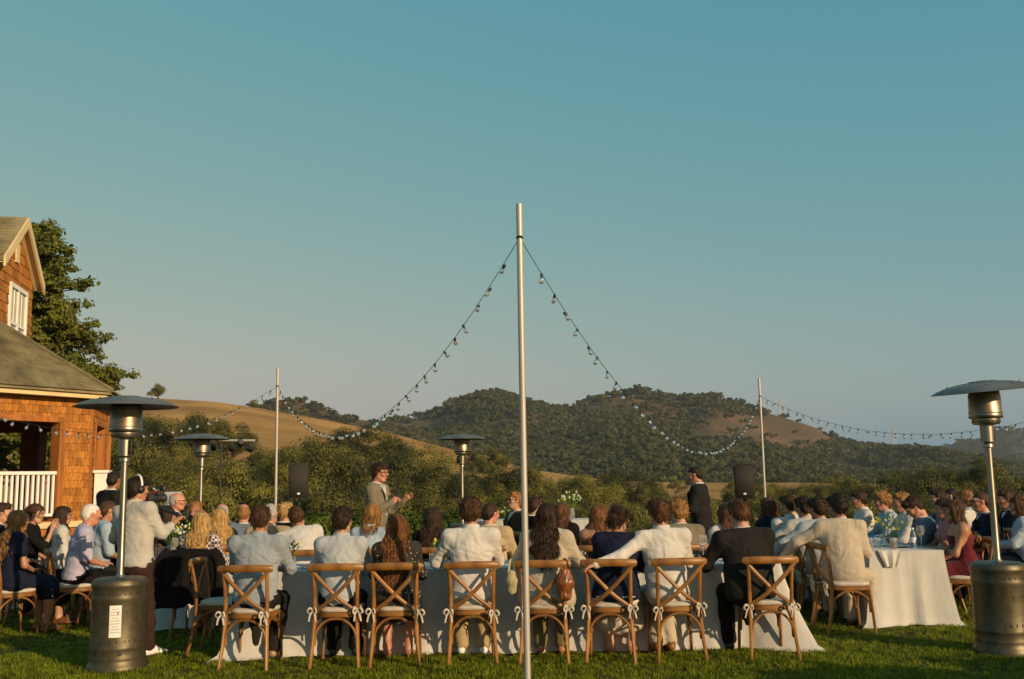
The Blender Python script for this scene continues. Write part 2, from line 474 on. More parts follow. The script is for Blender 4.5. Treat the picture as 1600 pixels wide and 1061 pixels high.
row(1160, 1480, 7, [(1160, 785), (1300, 778), (1480, 762)], 62, 85, 34, 15)
row(880, 1160, 5, [(880, 795), (1000, 795), (1160, 790)], 52, 70, 34, 16, 18)
row(905, 1240, 8, [(905, 748), (1000, 752), (1100, 750), (1240, 752)], 150, 210, 17, 21, 6)
LANDM = [(178, 'house porch'), (205, 'left heater'), (250, 'laptop rack'), (300, 'second heater'), (345, 'stage light stand'), (395, 'grey-blue shirt'), (440, 'slim left pole'), (470, 'left loudspeaker'), (530, 'pale shirted man'), (590, 'speech maker'),
         (650, 'polka dot dress'), (718, 'farthest heater'), (765, 'tan jacketed man'), (812, 'centre pole'), (850, 'cream blouse'), (892, 'white rose vase'), (950, 'navy blazer'), (1020, 'outstretched arm man'), (1092, 'dark suited speaker'), (1160, 'right loudspeaker'),
         (1190, 'slim right pole'), (1240, 'leaning men'), (1305, 'cream suit'), (1350, 'man in profile'), (1400, 'yellow flowers'), (1450, 'man looking down'), (1500, 'burgundy dress'), (1545, 'right heater pole'), (1580, 'right edge')]
_seen = {}
for i, (u, v, y, w) in enumerate(oak_spots):
    p = P(u, v, y)
    tone = ['broad dark green oak', 'uneven olive green oak', 'low wide sunlit oak', 'small bushy oak', 'lumpy sunlit oak'][i % 5]
    rw = 'back of the tree belt' if y > 104 else 'middle of the tree belt' if y > 74 else 'front of the tree belt'
    lu, ln = min(LANDM, key=lambda t: abs(t[0] - u))
    sd_ = 'straight above' if abs(lu - u) < 9 else 'just left of' if u < lu else 'just right of'
    lb = f'{tone}, {rw}, {sd_} the {ln}'
    if lb in _seen: lb = f'taller {tone}, {rw}, {sd_} the {ln}'
    _seen[lb] = 1
    oak(p.x, y, p.z, w / F_PX * y, i, lb, GRP_OAK)
# lone trees on the golden hill's crest
for u, v, y, w, lb in [(248, 600, 335, 17, 'lone round oak on the crest of the golden hill beside the house'),
                       (396, 626, 338, 13, 'small lone oak on the golden crest left of the slim left pole'),
                       (775, 700, 200, 32, 'spreading oak on the bare golden slope right of the slim farthest heater'),
                       (742, 704, 215, 18, 'small oak on the bare golden slope just beside the slim farthest heater')]:
    p = P(u, v, y); oak(p.x, y, p.z, w / F_PX * y, 3, lb, None, zb=min(z_ground(p.x, y), p.z - w / F_PX * y * 1.15) - 1.6)

# ---- pine beside the house
def pine():
    o = empty('pine_tree', (-16.75, 34.0, 0)); r_ = np.random.default_rng(5); rr = random.Random(5)
    H = 10.7; Cs = []; Ns = []; tb = MB()
    tb.tube([(0, 0, -.2), (.05, 0, 4), (0, .05, 8), (0, 0, H - .4)], [.34, .26, .15, .03], 8)
    z = 1.6
    while z < H - .3:
        f = 1 - (z / H); L = 4.5 * f ** 0.80 + .30
        if z < 2.2: L *= .8 + .09 * z
        for b in range(5):
            th = rr.uniform(0, 6.28); l = L * rr.uniform(.62, 1.12); up = rr.uniform(-.05, .32)
            tip = Vector((math.cos(th) * l, math.sin(th) * l, z + up * l))
            tb.tube([(0, 0, z - .1), tip * .5 + Vector((0, 0, z * .5 - .05)), tip], [.06, .035, .012], 4)
            nc = int(5 + l * 4.0)
            for c in range(nc):
                t = rr.uniform(.25, 1.04) ** .7; q = Vector((0, 0, z)).lerp(tip, t)
                q += Vector((rr.gauss(0, .13), rr.gauss(0, .13), rr.gauss(.07, .12))) * (1.3 + .1 * l)
                m = 54; d = r_.normal(0, 1, (m, 3)); d[:, 2] = np.abs(d[:, 2]) * .9; d /= np.linalg.norm(d, axis=1, keepdims=True)
                Cs.append(np.array(q)[None] + d * r_.uniform(.03, .34, (m, 1))); Ns.append(d)
        z += rr.uniform(.26, .38)
    C = np.concatenate(Cs); N = np.concatenate(Ns)
    V, Q = leaf_quads(C, .072, N + .25 * np.cross(N, r_.normal(0, 1, N.shape)), r_, .35)
    reg(link('crown', mesh_np('crown', V, [Q], [M_pine], smooth=False), o)); tb.build('trunk', M_bark, o)
    tag(o, 'tall ragged pine tree standing behind the shingled house', 'tree'); return o
pine()

# ---- woods on the far hills: one mass each
def scatter_gn(o, proto_meshes, scale_attr='s'):
    """points mesh -> instances of small meshes (only for uncountable stuff)"""
    ng = bpy.data.node_groups.new('scatter', 'GeometryNodeTree')
    ng.interface.new_socket('Geometry', in_out='INPUT', socket_type='NodeSocketGeometry')
    ng.interface.new_socket('Geometry', in_out='OUTPUT', socket_type='NodeSocketGeometry')
    n, l = ng.nodes, ng.links
    gi = n.new('NodeGroupInput'); go = n.new('NodeGroupOutput'); jn = n.new('GeometryNodeJoinGeometry')
    at = n.new('GeometryNodeInputNamedAttribute'); at.data_type = 'FLOAT'; at.inputs[0].default_value = scale_attr
    rot = n.new('GeometryNodeInputNamedAttribute'); rot.data_type = 'FLOAT_VECTOR'; rot.inputs[0].default_value = 'rot'
    kk = n.new('GeometryNodeInputNamedAttribute'); kk.data_type = 'INT'; kk.inputs[0].default_value = 'k'
    for i, pm in enumerate(proto_meshes):
        src = bpy.data.objects.new('scatter_source', pm)           # never linked: only a mesh source for the instancer
        oi = n.new('GeometryNodeObjectInfo'); oi.inputs['Object'].default_value = src
        cmp = n.new('FunctionNodeCompare'); cmp.data_type = 'INT'; cmp.operation = 'EQUAL'
        l.new(kk.outputs[0], cmp.inputs[2]); cmp.inputs[3].default_value = i
        ip = n.new('GeometryNodeInstanceOnPoints')
        l.new(gi.outputs[0], ip.inputs['Points']); l.new(cmp.outputs[0], ip.inputs['Selection']); l.new(oi.outputs['Geometry'], ip.inputs['Instance'])
        l.new(rot.outputs[0], ip.inputs['Rotation']); l.new(at.outputs[0], ip.inputs['Scale']); l.new(ip.outputs[0], jn.inputs[0])
    l.new(jn.outputs[0], go.inputs[0])
    md = o.modifiers.new('scatter', 'NODES'); md.node_group = ng
def points_obj(name, Pt, sc, rot, k):
    me = bpy.data.meshes.new(name); me.vertices.add(len(Pt)); me.vertices.foreach_set('co', np.asarray(Pt, np.float32).ravel())
    a = me.attributes.new('s', 'FLOAT', 'POINT'); a.data.foreach_set('value', np.asarray(sc, np.float32))
    a = me.attributes.new('rot', 'FLOAT_VECTOR', 'POINT'); a.data.foreach_set('vector', np.asarray(rot, np.float32).ravel())
    a = me.attributes.new('k', 'INT', 'POINT'); a.data.foreach_set('value', np.asarray(k, np.int32))
    return link(name, me)
far_protos = []
for i in range(4):
    V, Q, cs = oak_crown(300 + i, 4.6, 5.6, .2, 9, 420, .62)
    far_protos.append(mesh_np('crown', V, [Q], [M_wood_far], smooth=False))
def wood(name, zf, ridge, D, y0, ua, ub, n, s, mask, label, seed):
    r_ = np.random.default_rng(seed)
    y = y0 + (D * 1.03 - y0) * r_.uniform(0, 1, n) ** .8; u = r_.uniform(ua, ub, n); x = (u - 800) / F_PX * y
    z = zf(x, y); v = hor(u) - (z - CAM_H) / y * F_PX
    keep = r_.uniform(0, 1, n) < mask(u, v, snoise(x / 45, y / 70, seed, 3))
    x, y, z = x[keep], y[keep], z[keep]; m = len(x)
    o = points_obj(name, np.stack([x, y, z - .5], 1), s * r_.uniform(.6, 1.4, m), np.stack([x * 0, x * 0, r_.uniform(0, 6.28, m)], 1), r_.integers(0, 4, m))
    scatter_gn(o, far_protos); tag(o, label, 'woodland', kind='stuff'); return o
def mask3(u, v, nz):
    dry = np.exp(-((u - 1150) / 110) ** 2 - ((v - 668) / 30) ** 2) * 1.0 + np.exp(-((u - 1240) / 70) ** 2 - ((v - 690) / 26) ** 2) * .8 \
        + np.exp(-((u - 660) / 60) ** 2 - ((v - 668) / 14) ** 2) * .9 + np.exp(-((u - 960) / 70) ** 2 - ((v - 640) / 20) ** 2) * .55
    low = np.clip((v - 690) / 30, 0, 1)
    return np.clip(1.02 - dry * 1.25 + nz * .42 + low * .35 - .12, 0.03, 1)
wood('hill_woodland', z3f, RIDGE3, D3, 540, 280, 2200, 15000, 1.32, mask3, 'oak woodland and chaparral covering the broad hill', 31)
wood('knoll_woodland', z2f, RIDGE2, D2, 560, 300, 720, 1100, .85, lambda u, v, nz: np.clip(.9 + nz * .4, 0, 1), 'oak woodland covering the small knoll', 32)
wood('distant_woodland', z4f, RIDGE4, D4, 1550, 1250, 2200, 2600, 1.7, lambda u, v, nz: np.clip(.7 + nz * .6, 0, 1), 'woodland on the distant blue hill', 33)

# ---- low bushes along the far edge of the lawn
bush_protos = []
for i in range(3):
    V, Q, cs = oak_crown(400 + i, .75, .75, .02, 14, 1300, .055)
    bush_protos.append(mesh_np('low_shrub', V, [Q], [M_bush], smooth=False))
for i in range(34):
    u = 478 + i * 8.0 if i < 30 else (360, 400, 905, 940)[i - 30]
    y = 24.0 + rnd.uniform(-.5, .8); x = XU(u, y)
    h = rnd.uniform(.75, 1.1) * (1.0 if i < 30 else .7)
    o = link('low_shrub', bush_protos[i % 3], None, (x, y, 0), (0, 0, rnd.uniform(0, 6.28)), (1.0, 1.0, h))
    tag(o, 'bright green low shrub in the row behind the guests, at the lawn edge', 'shrub', 'shrubs along the lawn edge')
# unseen shrubs added right of the frame to cast shade across the foreground lawn
for i, (x, y, s) in enumerate([(3.75, 4.75, 1.2), (4.45, 5.1, 1.3), (5.15, 5.45, 1.3), (5.85, 5.85, 1.25), (4.9, 4.75, 1.3)]):
    o = link('shade_caster_shrub', bush_protos[i % 3], None, (x, y, 0), (0, 0, i), (s, s, s * 1.35))
    tag(o, 'rounded shrub added to shade the lawn, ' + ['nearest', 'second', 'third', 'fourth', 'set back'][i] + ', unseen right of the camera', 'shrub', 'unseen shrubs added to shade the lawn')

# ---- grass blades on the near lawn
def grass():
    r_ = np.random.default_rng(77); protos = []
    gm = leafmat('grass_blade', (0.29, 0.335, 0.018), (0.09, 0.12, 0.008), .42, 1.2, .5)
    for k in range(4):
        V = []; Q = []
        for i in range(16):
            a, rr = r_.uniform(0, 6.28), .045 * math.sqrt(r_.uniform(0, 1)); bx, by = rr * math.cos(a), rr * math.sin(a)
            h = r_.uniform(.014, .034); th = r_.uniform(0, 6.28); ln = r_.uniform(.1, .9) * h; w = .0024
            dx, dy = math.cos(th), math.sin(th); sx, sy = -dy * w, dx * w; n0 = len(V)
            V += [(bx - sx, by - sy, 0), (bx + sx, by + sy, 0), (bx + sx * .8 + dx * ln * .4, by + sy * .8 + dy * ln * .4, h * .65), (bx - sx * .8 + dx * ln * .4, by - sy * .8 + dy * ln * .4, h * .65), (bx + dx * ln + sx * .2, by + dy * ln + sy * .2, h), (bx + dx * ln - sx * .2, by + dy * ln - sy * .2, h)]
            Q += [(n0, n0 + 1, n0 + 2, n0 + 3), (n0 + 3, n0 + 2, n0 + 4, n0 + 5)]
        protos.append(mesh_np('tuft', np.array(V), [np.array(Q)], [gm], smooth=False))
    Pt = []
    for y0, y1, dens in ((6.6, 9.6, 420), (9.6, 12.5, 240), (12.5, 18, 90), (18, 26.5, 35)):
        hw = y1 * .60; n = int((y1 - y0) * hw * 2 * dens); y = r_.uniform(y0, y1, n); x = r_.uniform(-hw, hw, n); Pt.append(np.stack([x, y, x * 0], 1))
    Pt = np.concatenate(Pt); m = len(Pt); sc = r_.uniform(.7, 1.25, m) * (1 + .25 * snoise(Pt[:, 0] * 2.2, Pt[:, 1] * 2.2, 5, 3)) * np.where(Pt[:, 1] > 12.5, 1.3, 1)
    o = points_obj('grass', Pt, np.clip(sc, .4, 2), np.stack([r_.normal(0, .1, m), r_.normal(0, .1, m), r_.uniform(0, 6.28, m)], 1), r_.integers(0, 4, m))
    scatter_gn(o, protos); tag(o, 'short mown grass blades covering the near lawn', 'grass', kind='stuff')
grass()

# ---- transmission towers on the skyline
M_tower = mat('weathered_steel', (0.45, 0.42, 0.40), 0.7, var=.1)
for u, v, y, h, lb in [(1218, 622, 1700, 40, 'faint lattice power pylon on the skyline right of the slim right pole'), (1396, 668, 1900, 44, 'faint lattice power pylon in the sky dip left of the right heater')]:
    p = P(u, v, y); o = empty('power_pylon', (p.x, y, p.z - h)); mb = MB(); L = .32
    def lvl(z): return 5.2 * (1 - z / h) ** 1.2 + .7
    for sx in (-1, 1):
        for sy in (-1, 1): mb.tube([(sx * lvl(z), sy * lvl(z), z) for z in (0, h * .4, h * .7, h)], L, 4)
    zs = np.linspace(0, h, 9)
    for a, b in zip(zs[:-1], zs[1:]):
        for sy in (-1, 1):
            mb.tube([(-lvl(a), sy * lvl(a), a), (lvl(b), sy * lvl(b), b)], L * .6, 4); mb.tube([(lvl(a), sy * lvl(a), a), (-lvl(b), sy * lvl(b), b)], L * .6, 4)
    mb.build('lattice_mast', M_tower, o)
    for zz in (h * .68, h * .82, h * .95):
        ar = MB(); ar.tube([(-6, 0, zz), (0, 0, zz + .8), (6, 0, zz)], L, 4); ar.build('cross_arm', M_tower, o)
    tag(o, lb, 'pylon')

# ------------------------------------------------------------------ house
M_shingle = mat('cedar_shingle', (0.40, 0.160, 0.032), 0.8, var=0.22, scale=3.0, bump=0.5, bscale=40, stretch=(3, 3, .4), objrand=.30, spec=.2)
M_cedar = mat('cedar_trim', (0.36, 0.125, 0.024), 0.75, var=.2, scale=3, bump=.3, bscale=30, stretch=(3, 3, .3))
M_cream = mat('cream_paint', (0.66, 0.52, 0.28), 0.6, var=.05, scale=2)
M_white = mat('white_paint', (0.78, 0.76, 0.72), 0.5, var=.04, scale=3)
M_roof = mat('roof_slate', (0.225, 0.185, 0.10), 0.9, var=.25, scale=1.6, bump=.6, bscale=14, objrand=.18, spec=.15)
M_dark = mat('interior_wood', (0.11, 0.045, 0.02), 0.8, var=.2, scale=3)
M_pane = mat('window_pane', (0.32, 0.27, 0.16), 0.12, var=.15, scale=1.5, spec=.6)
house = empty('shingled_house', (-9.0, 21.0, 0))
tag(house, 'cedar shingled house with cream gable and white railed porch', 'house')
HM = Matrix.Translation((9.0, -21.0, 0))
def wpt(v): return (v[0] + 9.0, v[1] - 21.0, v[2])
class Facet:
    """vertical wall plane: origin at o, running along bearing a (radians right of straight ahead); n = outward"""
    def __init__(s, o, a, out): s.o = Vector((o[0], o[1], 0)); s.d = Vector((math.sin(a), math.cos(a), 0)); s.n = Vector((s.d.y, -s.d.x, 0)) * out; s.rz = math.atan2(s.d.y, s.d.x)
    def at(s, t, z, out=0.0): return s.o + s.d * t + s.n * out + Vector((0, 0, z))
    def slab(s, mb, t0, t1, z0, z1, o0, o1, mi=0, bev=0.0):
        c = s.at((t0 + t1) / 2, (z0 + z1) / 2, (o0 + o1) / 2)
        return mb.box(wpt(c), (abs(t1 - t0), abs(o1 - o0), z1 - z0), s.rz, mi, bev)
sh_meshes = []
for i in range(4):
    mb = MB(); w = (.9, 1.0, 1.12, .8)[i]
    # a tapered shingle: thin at the top, thick at the butt
    vs = [(-.5 * w, -.005, .5), (.5 * w, -.005, .5), (.5 * w, .004, .5), (-.5 * w, .004, .5), (-.5 * w, -.005, -.5), (.5 * w, -.005, -.5), (.5 * w, .024, -.5 - .02 * i), (-.5 * w, .024, -.5 + .02 * i)]
    mb.add(vs, [(0, 1, 2, 3), (7, 6, 5, 4), (3, 2, 6, 7), (4, 5, 1, 0), (4, 0, 3, 7), (1, 5, 6, 2)])
    sh_meshes.append(mb.mesh('shingle', M_shingle, smooth=False))
n_sh = [0]
def shingles(f, t0, t1, z0, z1, off=0.0, w=.155, e=.155, inside=None):
    r_ = random.Random(int(t0 * 100) + int(z0 * 10)); sg = 1 if f.n.dot(Vector((-f.d.y, f.d.x, 0))) > 0 else -1
    nz_ = max(1, round((z1 - z0) / e)); e = (z1 - z0) / nz_
    for k in range(nz_):
        t = t0 - (k % 2) * w * .5
        while t < t1:
            ww = w * r_.uniform(.75, 1.3); a, b = max(t, t0), min(t + ww - .006, t1)
            z = z0 + (k + .5) * e
            if b - a > .03 and (inside is None or inside((a + b) / 2, z)):
                o = link('shingle', sh_meshes[n_sh[0] % 4], house, wpt(f.at((a + b) / 2, z, off)), (0, 0, f.rz + (0 if sg > 0 else math.pi)), ((b - a) / (.9, 1.0, 1.12, .8)[n_sh[0] % 4], 1, e * 1.04))
                reg(o); n_sh[0] += 1
            t += ww
C1 = Vector((XU(139, 21.0), 21.0, 0)); aA, aB = R(30), R(-15)
FA = Facet(C1 - Vector((math.sin(aA), math.cos(aA), 0)) * 2.6, aA, 1)      # runs from near to far, ends at the corner C1
FB = Facet(C1, aB, 1)
LA, LB = 2.6, 2.6
ZF, ZO, ZE = .86, 2.86, 3.32                                                # porch floor, head of openings, eaves
# core walls
mb = MB(); FA.slab(mb, LA - .66, LA, 0, ZO, -.22, 0); FA.slab(mb, -2.6, LA - .66, 0, ZF - .12, -.22, 0); FA.slab(mb, -2.6, LA, ZO, ZE + .02, -.22, 0)
mb.build('wall', M_cedar, house, smooth=False)
mb = MB(); FB.slab(mb, 0.02, .55, 0, ZO, -.22, 0); FB.slab(mb, 2.0, LB, 0, ZO, -.22, 0); FB.slab(mb, .02, LB, ZO, ZE + .02, -.22, 0); FB.slab(mb, .55, 2.0, 0, ZF - .12, -.22, 0)
mb.build('wall', M_cedar, house, smooth=False)
shingles(FA, LA - .64, LA + .01, ZF - .1, ZO + .02); shingles(FA, .2, LA + .01, ZO + .02, ZE)
shingles(FB, .0, .55, ZF - .1, ZO + .02); shingles(FB, 0, LB, ZO + .02, ZE); shingles(FB, 2.0, LB, .9, ZO)
# far side facets of the octagonal porch (seen through the openings) + floor
ang = aB; o_ = FB.at(LB, 0); pts8 = [FA.at(0, 0), C1.copy(), o_.copy()]
for k in range(5):
    ang -= R(45); o_ = o_ + Vector((math.sin(ang), math.cos(ang), 0)) * 2.6; pts8.append(o_.copy())
cen = sum(pts8, Vector()) / len(pts8)
mb = MB(); nv = len(pts8)
vs = [wpt((p.x, p.y, ZF - .12)) for p in pts8] + [wpt((p.x, p.y, ZF)) for p in pts8]
mb.add(vs, [tuple(range(nv - 1, -1, -1)), tuple(range(nv, 2 * nv))] + [(i, (i + 1) % nv, nv + (i + 1) % nv, nv + i) for i in range(nv)])
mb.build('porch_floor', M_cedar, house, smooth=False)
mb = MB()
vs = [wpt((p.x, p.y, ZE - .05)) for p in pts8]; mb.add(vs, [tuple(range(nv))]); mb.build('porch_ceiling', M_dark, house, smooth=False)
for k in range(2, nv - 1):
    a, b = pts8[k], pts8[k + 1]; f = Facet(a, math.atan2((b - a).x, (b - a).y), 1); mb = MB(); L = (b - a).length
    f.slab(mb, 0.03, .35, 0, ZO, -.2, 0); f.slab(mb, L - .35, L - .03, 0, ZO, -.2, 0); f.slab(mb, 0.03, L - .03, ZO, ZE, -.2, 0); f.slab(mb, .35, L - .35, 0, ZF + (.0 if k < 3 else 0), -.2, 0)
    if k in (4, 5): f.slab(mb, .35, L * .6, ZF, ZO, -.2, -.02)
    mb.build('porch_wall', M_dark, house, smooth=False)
# opening trim
for f, t0, t1 in ((FA, -.4, LA - .66), (FB, .55, 2.0)):
    mb = MB(); f.slab(mb, t1 - .10, t1 + .03, ZF, ZO, -.24, .035); f.slab(mb, t0, t1 + .03, ZO - .02, ZO + .09, -.24, .04)
    if f is FB: f.slab(mb, t0 - .03, t0 + .08, ZF, ZO - .02, -.24, .035)
    mb.build('opening_trim', M_cedar, house, smooth=False)
mb = MB(); mb.box(wpt(C1 + Vector((.0, 0, (ZO) / 2 + ZF / 2))), (.07, .07, ZO - ZF + .9), R(15)); mb.build('corner_board', M_cedar, house)
mb = MB(); mb.box(wpt(FB.at(LB, 0) + Vector((0, 0, 1.7))), (.12, .12, 3.2), R(-30)); mb.build('corner_board', M_cedar, house)
# skirting below the floor
mb = MB(); FA.slab(mb, -2.6, LA + .03, ZF - .14, ZF - .02, 0, .06); mb.build('skirt_board', M_cream, house, smooth=False)
# railing
rl = MB(); FA.slab(rl, -.6, LA - .68, ZF + .92, ZF + .99, -.12, .0, bev=.012); FA.slab(rl, -.6, LA - .68, ZF + .09, ZF + .15, -.10, -.02, bev=.01)
rail = rl.build('railing', M_white, house, smooth=False)
bm_ = MB(); bm_.box((0, 0, 0), (.05, .05, .77), 0, 0, .006); bme = bm_.mesh('baluster', M_white, smooth=False)
t = -.55
while t < LA - .70:
    reg(link('baluster', bme, rail, wpt(FA.at(t, ZF + .535, -.06)), (0, 0, FA.rz))); t += .112
mb = MB(); FB.slab(mb, .34, .84, .15, ZF + .95, .05, .30, bev=.01); FB.slab(mb, .30, .88, ZF + .95, ZF + 1.01, .02, .34, bev=.01); mb.build('porch_post', M_white, house, smooth=False)
# eaves: gutter, soffit, fascia along both facets and neighbours, then the octagonal roof
ring = []
def offs(p, k): return cen + (p - cen) * k
eav = [offs(p, 1.09) for p in pts8]
mb = MB()
for i in range(nv):
    a, b = eav[i], eav[(i + 1) % nv]
    d = (b - a).normalized(); mb.box(wpt((a + b) / 2 + Vector((0, 0, ZE + .09))), ((b - a).length, .05, .13), math.atan2(d.y, d.x))
mb.build('gutter', M_cream, house, smooth=False)
mb = MB(); mb.add([wpt((p.x, p.y, ZE + .03)) for p in eav], [tuple(range(nv))]); mb.build('soffit', M_cream, house, smooth=False)
apex = Vector((cen.x, cen.y, 5.75)); NROW = 22
# roof slates laid in courses on the two visible sides: each course a thin lapped strip broken into slates
slate_m = []
for i in range(3):
    mb = MB(); mb.box((0, 0, 0), ((1, .94, .98)[i], 1, 1)); slate_m.append(mb.mesh('slate', M_roof, smooth=False))
mb = MB()
for i in range(nv):
    a, b = offs(pts8[i], 1.12), offs(pts8[(i + 1) % nv], 1.12); a.z = b.z = ZE + .17
    mb.add([wpt(a), wpt(b), wpt(apex)], [(0, 1, 2)])
    mb.add([wpt(a), wpt(b), wpt(b - Vector((0, 0, .05))), wpt(a - Vector((0, 0, .05)))], [(3, 2, 1, 0)])
mb.build('porch_roof', M_roof, house, smooth=False)
stuffm = MB()
for i in (0, 1, nv - 1):
    a, b = offs(pts8[i], 1.13), offs(pts8[(i + 1) % nv], 1.13); a.z = b.z = ZE + .17
    mid = (a + b) / 2; upv = (apex - mid); Ls = upv.length; upn = upv.normalized(); along = (b - a).normalized(); nn = along.cross(upn).normalized()
    if nn.z < 0: nn = -nn
    Mx = Matrix((along, upn, nn)).transposed()
    e = .16
    for k in range(int(Ls / e) - 1):
        w = (b - a).length * (1 - (k + .5) * e / Ls); t = -w / 2
        while t < w / 2 - .05:
            ww = min(rnd.uniform(.2, .34), w / 2 - t)
            c = mid + upn * ((k + .5) * e) + along * (t + ww / 2) + nn * .018
            Mt = Mx @ Matrix.Rotation(R(-4.5), 3, 'X')
            stuffm.box(wpt(c), (ww - .012, e * 1.12, .014 + rnd.uniform(0, .012)), M=Mt); t += ww
so = stuffm.build('roof_slate', M_roof, house, smooth=False); so['kind'] = 'stuff'
mb = MB()
for i in range(nv):
    a = offs(pts8[i], 1.13); a.z = ZE + .2
    mb.tube([wpt(a), wpt(apex)], .055, 5)
mb.build('roof_ridge', M_roof, house)
# upper storey: gable wall seen sharply from the side
aG = R(-12.0); YG = 24.0
G0 = Vector((XU(35, YG), YG, 0)); FG = Facet(G0, aG + math.pi, -1)     # runs from the far corner back towards the camera
WG, ZB, ZW, ZP = 3.0, 3.4, 6.50, 7.62
mb = MB(); FG.slab(mb, 0, WG, ZB, ZW, -.2, 0)
a, b, c = FG.at(0, ZW), FG.at(WG, ZW), FG.at(WG / 2, ZP)
bk = FG.n * -.2
mb.add([wpt(a), wpt(b), wpt(c), wpt(a + bk), wpt(b + bk), wpt(c + bk)], [(0, 1, 2), (5, 4, 3), (0, 3, 4, 1), (1, 4, 5, 2), (2, 5, 3, 0)])
mb.add([wpt(FG.at(0, ZB)), wpt(FG.at(0, ZW)), wpt(FG.at(0, ZW, -5)), wpt(FG.at(0, ZB, -5))], [(0, 1, 2, 3)])
mb.add([wpt(FG.at(WG, ZB)), wpt(FG.at(WG, ZW)), wpt(FG.at(WG, ZW, -5)), wpt(FG.at(WG, ZB, -5))], [(3, 2, 1, 0)])
mb.build('wall', M_cedar, house, smooth=False)
WT0, WT1, WZ0, WZ1 = .62, 1.86, 4.45, 6.05
def in_gable(t, z):
    if WT0 - .1 < t < WT1 + .1 and WZ0 - .12 < z < WZ1 + .1: return False
    return z < ZW or abs(t - WG / 2) < (ZP - z) / (ZP - ZW) * WG / 2
shingles(FG, 0.0, WG, ZB + .9, ZP, 0, .21, .22, in_gable)
win = MB()
for (t0, t1, z0, z1) in ((WT0 - .1, WT0, WZ0 - .1, WZ1 + .1), (WT1, WT1 + .1, WZ0 - .1, WZ1 + .1), (WT0, WT1, WZ1, WZ1 + .1), (WT0, WT1, WZ0 - .1, WZ0)): FG.slab(win, t0, t1, z0, z1, -.02, .06)
wf = win.build('window', M_white, house, smooth=False)
mb = MB(); tm = (WT0 + WT1) / 2; zm = (WZ0 + WZ1) / 2
FG.slab(mb, tm - .06, tm + .06, WZ0, WZ1, -.01, .045); FG.slab(mb, WT0, tm - .06, zm - .035, zm + .035, -.01, .04); FG.slab(mb, tm + .06, WT1, zm - .035, zm + .035, -.01, .04)
for tt in ((WT0 + tm) / 2, (WT1 + tm) / 2): FG.slab(mb, tt - .012, tt + .012, zm + .035, WZ1, -.01, .03)
mb.build('sash', M_white, wf, smooth=False)
for t0, t1 in ((WT0, tm - .06), (tm + .06, WT1)):
    for z0, z1 in ((WZ0, zm - .035), (zm + .035, WZ1)):
        mb = MB(); FG.slab(mb, t0, t1, z0, z1, -.01, .012); mb.build('pane', M_pane, wf, smooth=False)
# gable roof slopes with overhang, rakes, little attic vent
OV = .20; zo = (ZP - ZW) / (WG / 2)
for sgn, t_e in ((1, -.20), (-1, WG + .20)):
    ze = ZW - .20 * zo
    p1, p2 = FG.at(t_e, ze + .14, OV), FG.at(WG / 2, ZP + .14, OV); q1, q2 = FG.at(t_e, ze + .14, -5), FG.at(WG / 2, ZP + .14, -5)
    dn = Vector((0, 0, -.12))
    mb = MB(); mb.add([wpt(x) for x in (p1, p2, q2, q1, p1 + dn, p2 + dn, q2 + dn, q1 + dn)], [(0, 1, 2, 3), (7, 6, 5, 4), (0, 4, 5, 1), (3, 2, 6, 7), (0, 3, 7, 4)])
    mb.build('gable_roof', M_roof, house, smooth=False)
    cs_ = MB(); L5 = 5 + OV
    upn = (p2 - p1).normalized(); al = (q1 - p1).normalized(); nn = al.cross(upn).normalized()
    if nn.z < 0: nn = -nn
    Mx = Matrix((al, upn, nn)).transposed() @ Matrix.Rotation(R(-4), 3, 'X')
    for k in range(int((p2 - p1).length / .17)):
        t = 0
        while t < L5:
            ww = min(rnd.uniform(.2, .34), L5 - t)
            if ww > .02: cs_.box(wpt(p1 + upn * (k + .5) * .17 + al * (t + ww / 2) + nn * .02), (ww - .012, .19, .014 + rnd.uniform(0, .01)), M=Mx)
            t += ww
    so = cs_.build('roof_slate', M_roof, house, smooth=False); so['kind'] = 'stuff'
    mb = MB(); r1, r2 = FG.at(t_e, ze + .0, OV + .005), FG.at(WG / 2, ZP + .0, OV + .005); w_ = Vector((0, 0, .17)); th = FG.n * .045
    mb.add([wpt(x) for x in (r1 - w_ * .6, r2 - w_ * .6, r2 + w_ * .75, r1 + w_ * .75, r1 - w_ * .6 + th, r2 - w_ * .6 + th, r2 + w_ * .75 + th, r1 + w_ * .75 + th)],
           [(0, 1, 2, 3), (7, 6, 5, 4), (0, 4, 5, 1), (2, 6, 7, 3), (0, 3, 7, 4), (1, 5, 6, 2)])
    mb.build('rake_board', M_cream, house, smooth=False)
    mb = MB(); mb.add([wpt(x) for x in (FG.at(t_e, ze - .02, OV), FG.at(WG / 2, ZP - .02, OV), FG.at(WG / 2, ZP - .02, 0), FG.at(t_e, ze - .02, 0))], [(0, 1, 2, 3)]); mb.build('soffit', M_cream, house, smooth=False)
mb = MB(); FG.slab(mb, WG / 2 - .13, WG / 2 + .13, ZP - .95, ZP - .5, 0, .05); mb.build('attic_vent', M_cream, house, smooth=False)
print('setting', time.time() - T0, n_sh[0])

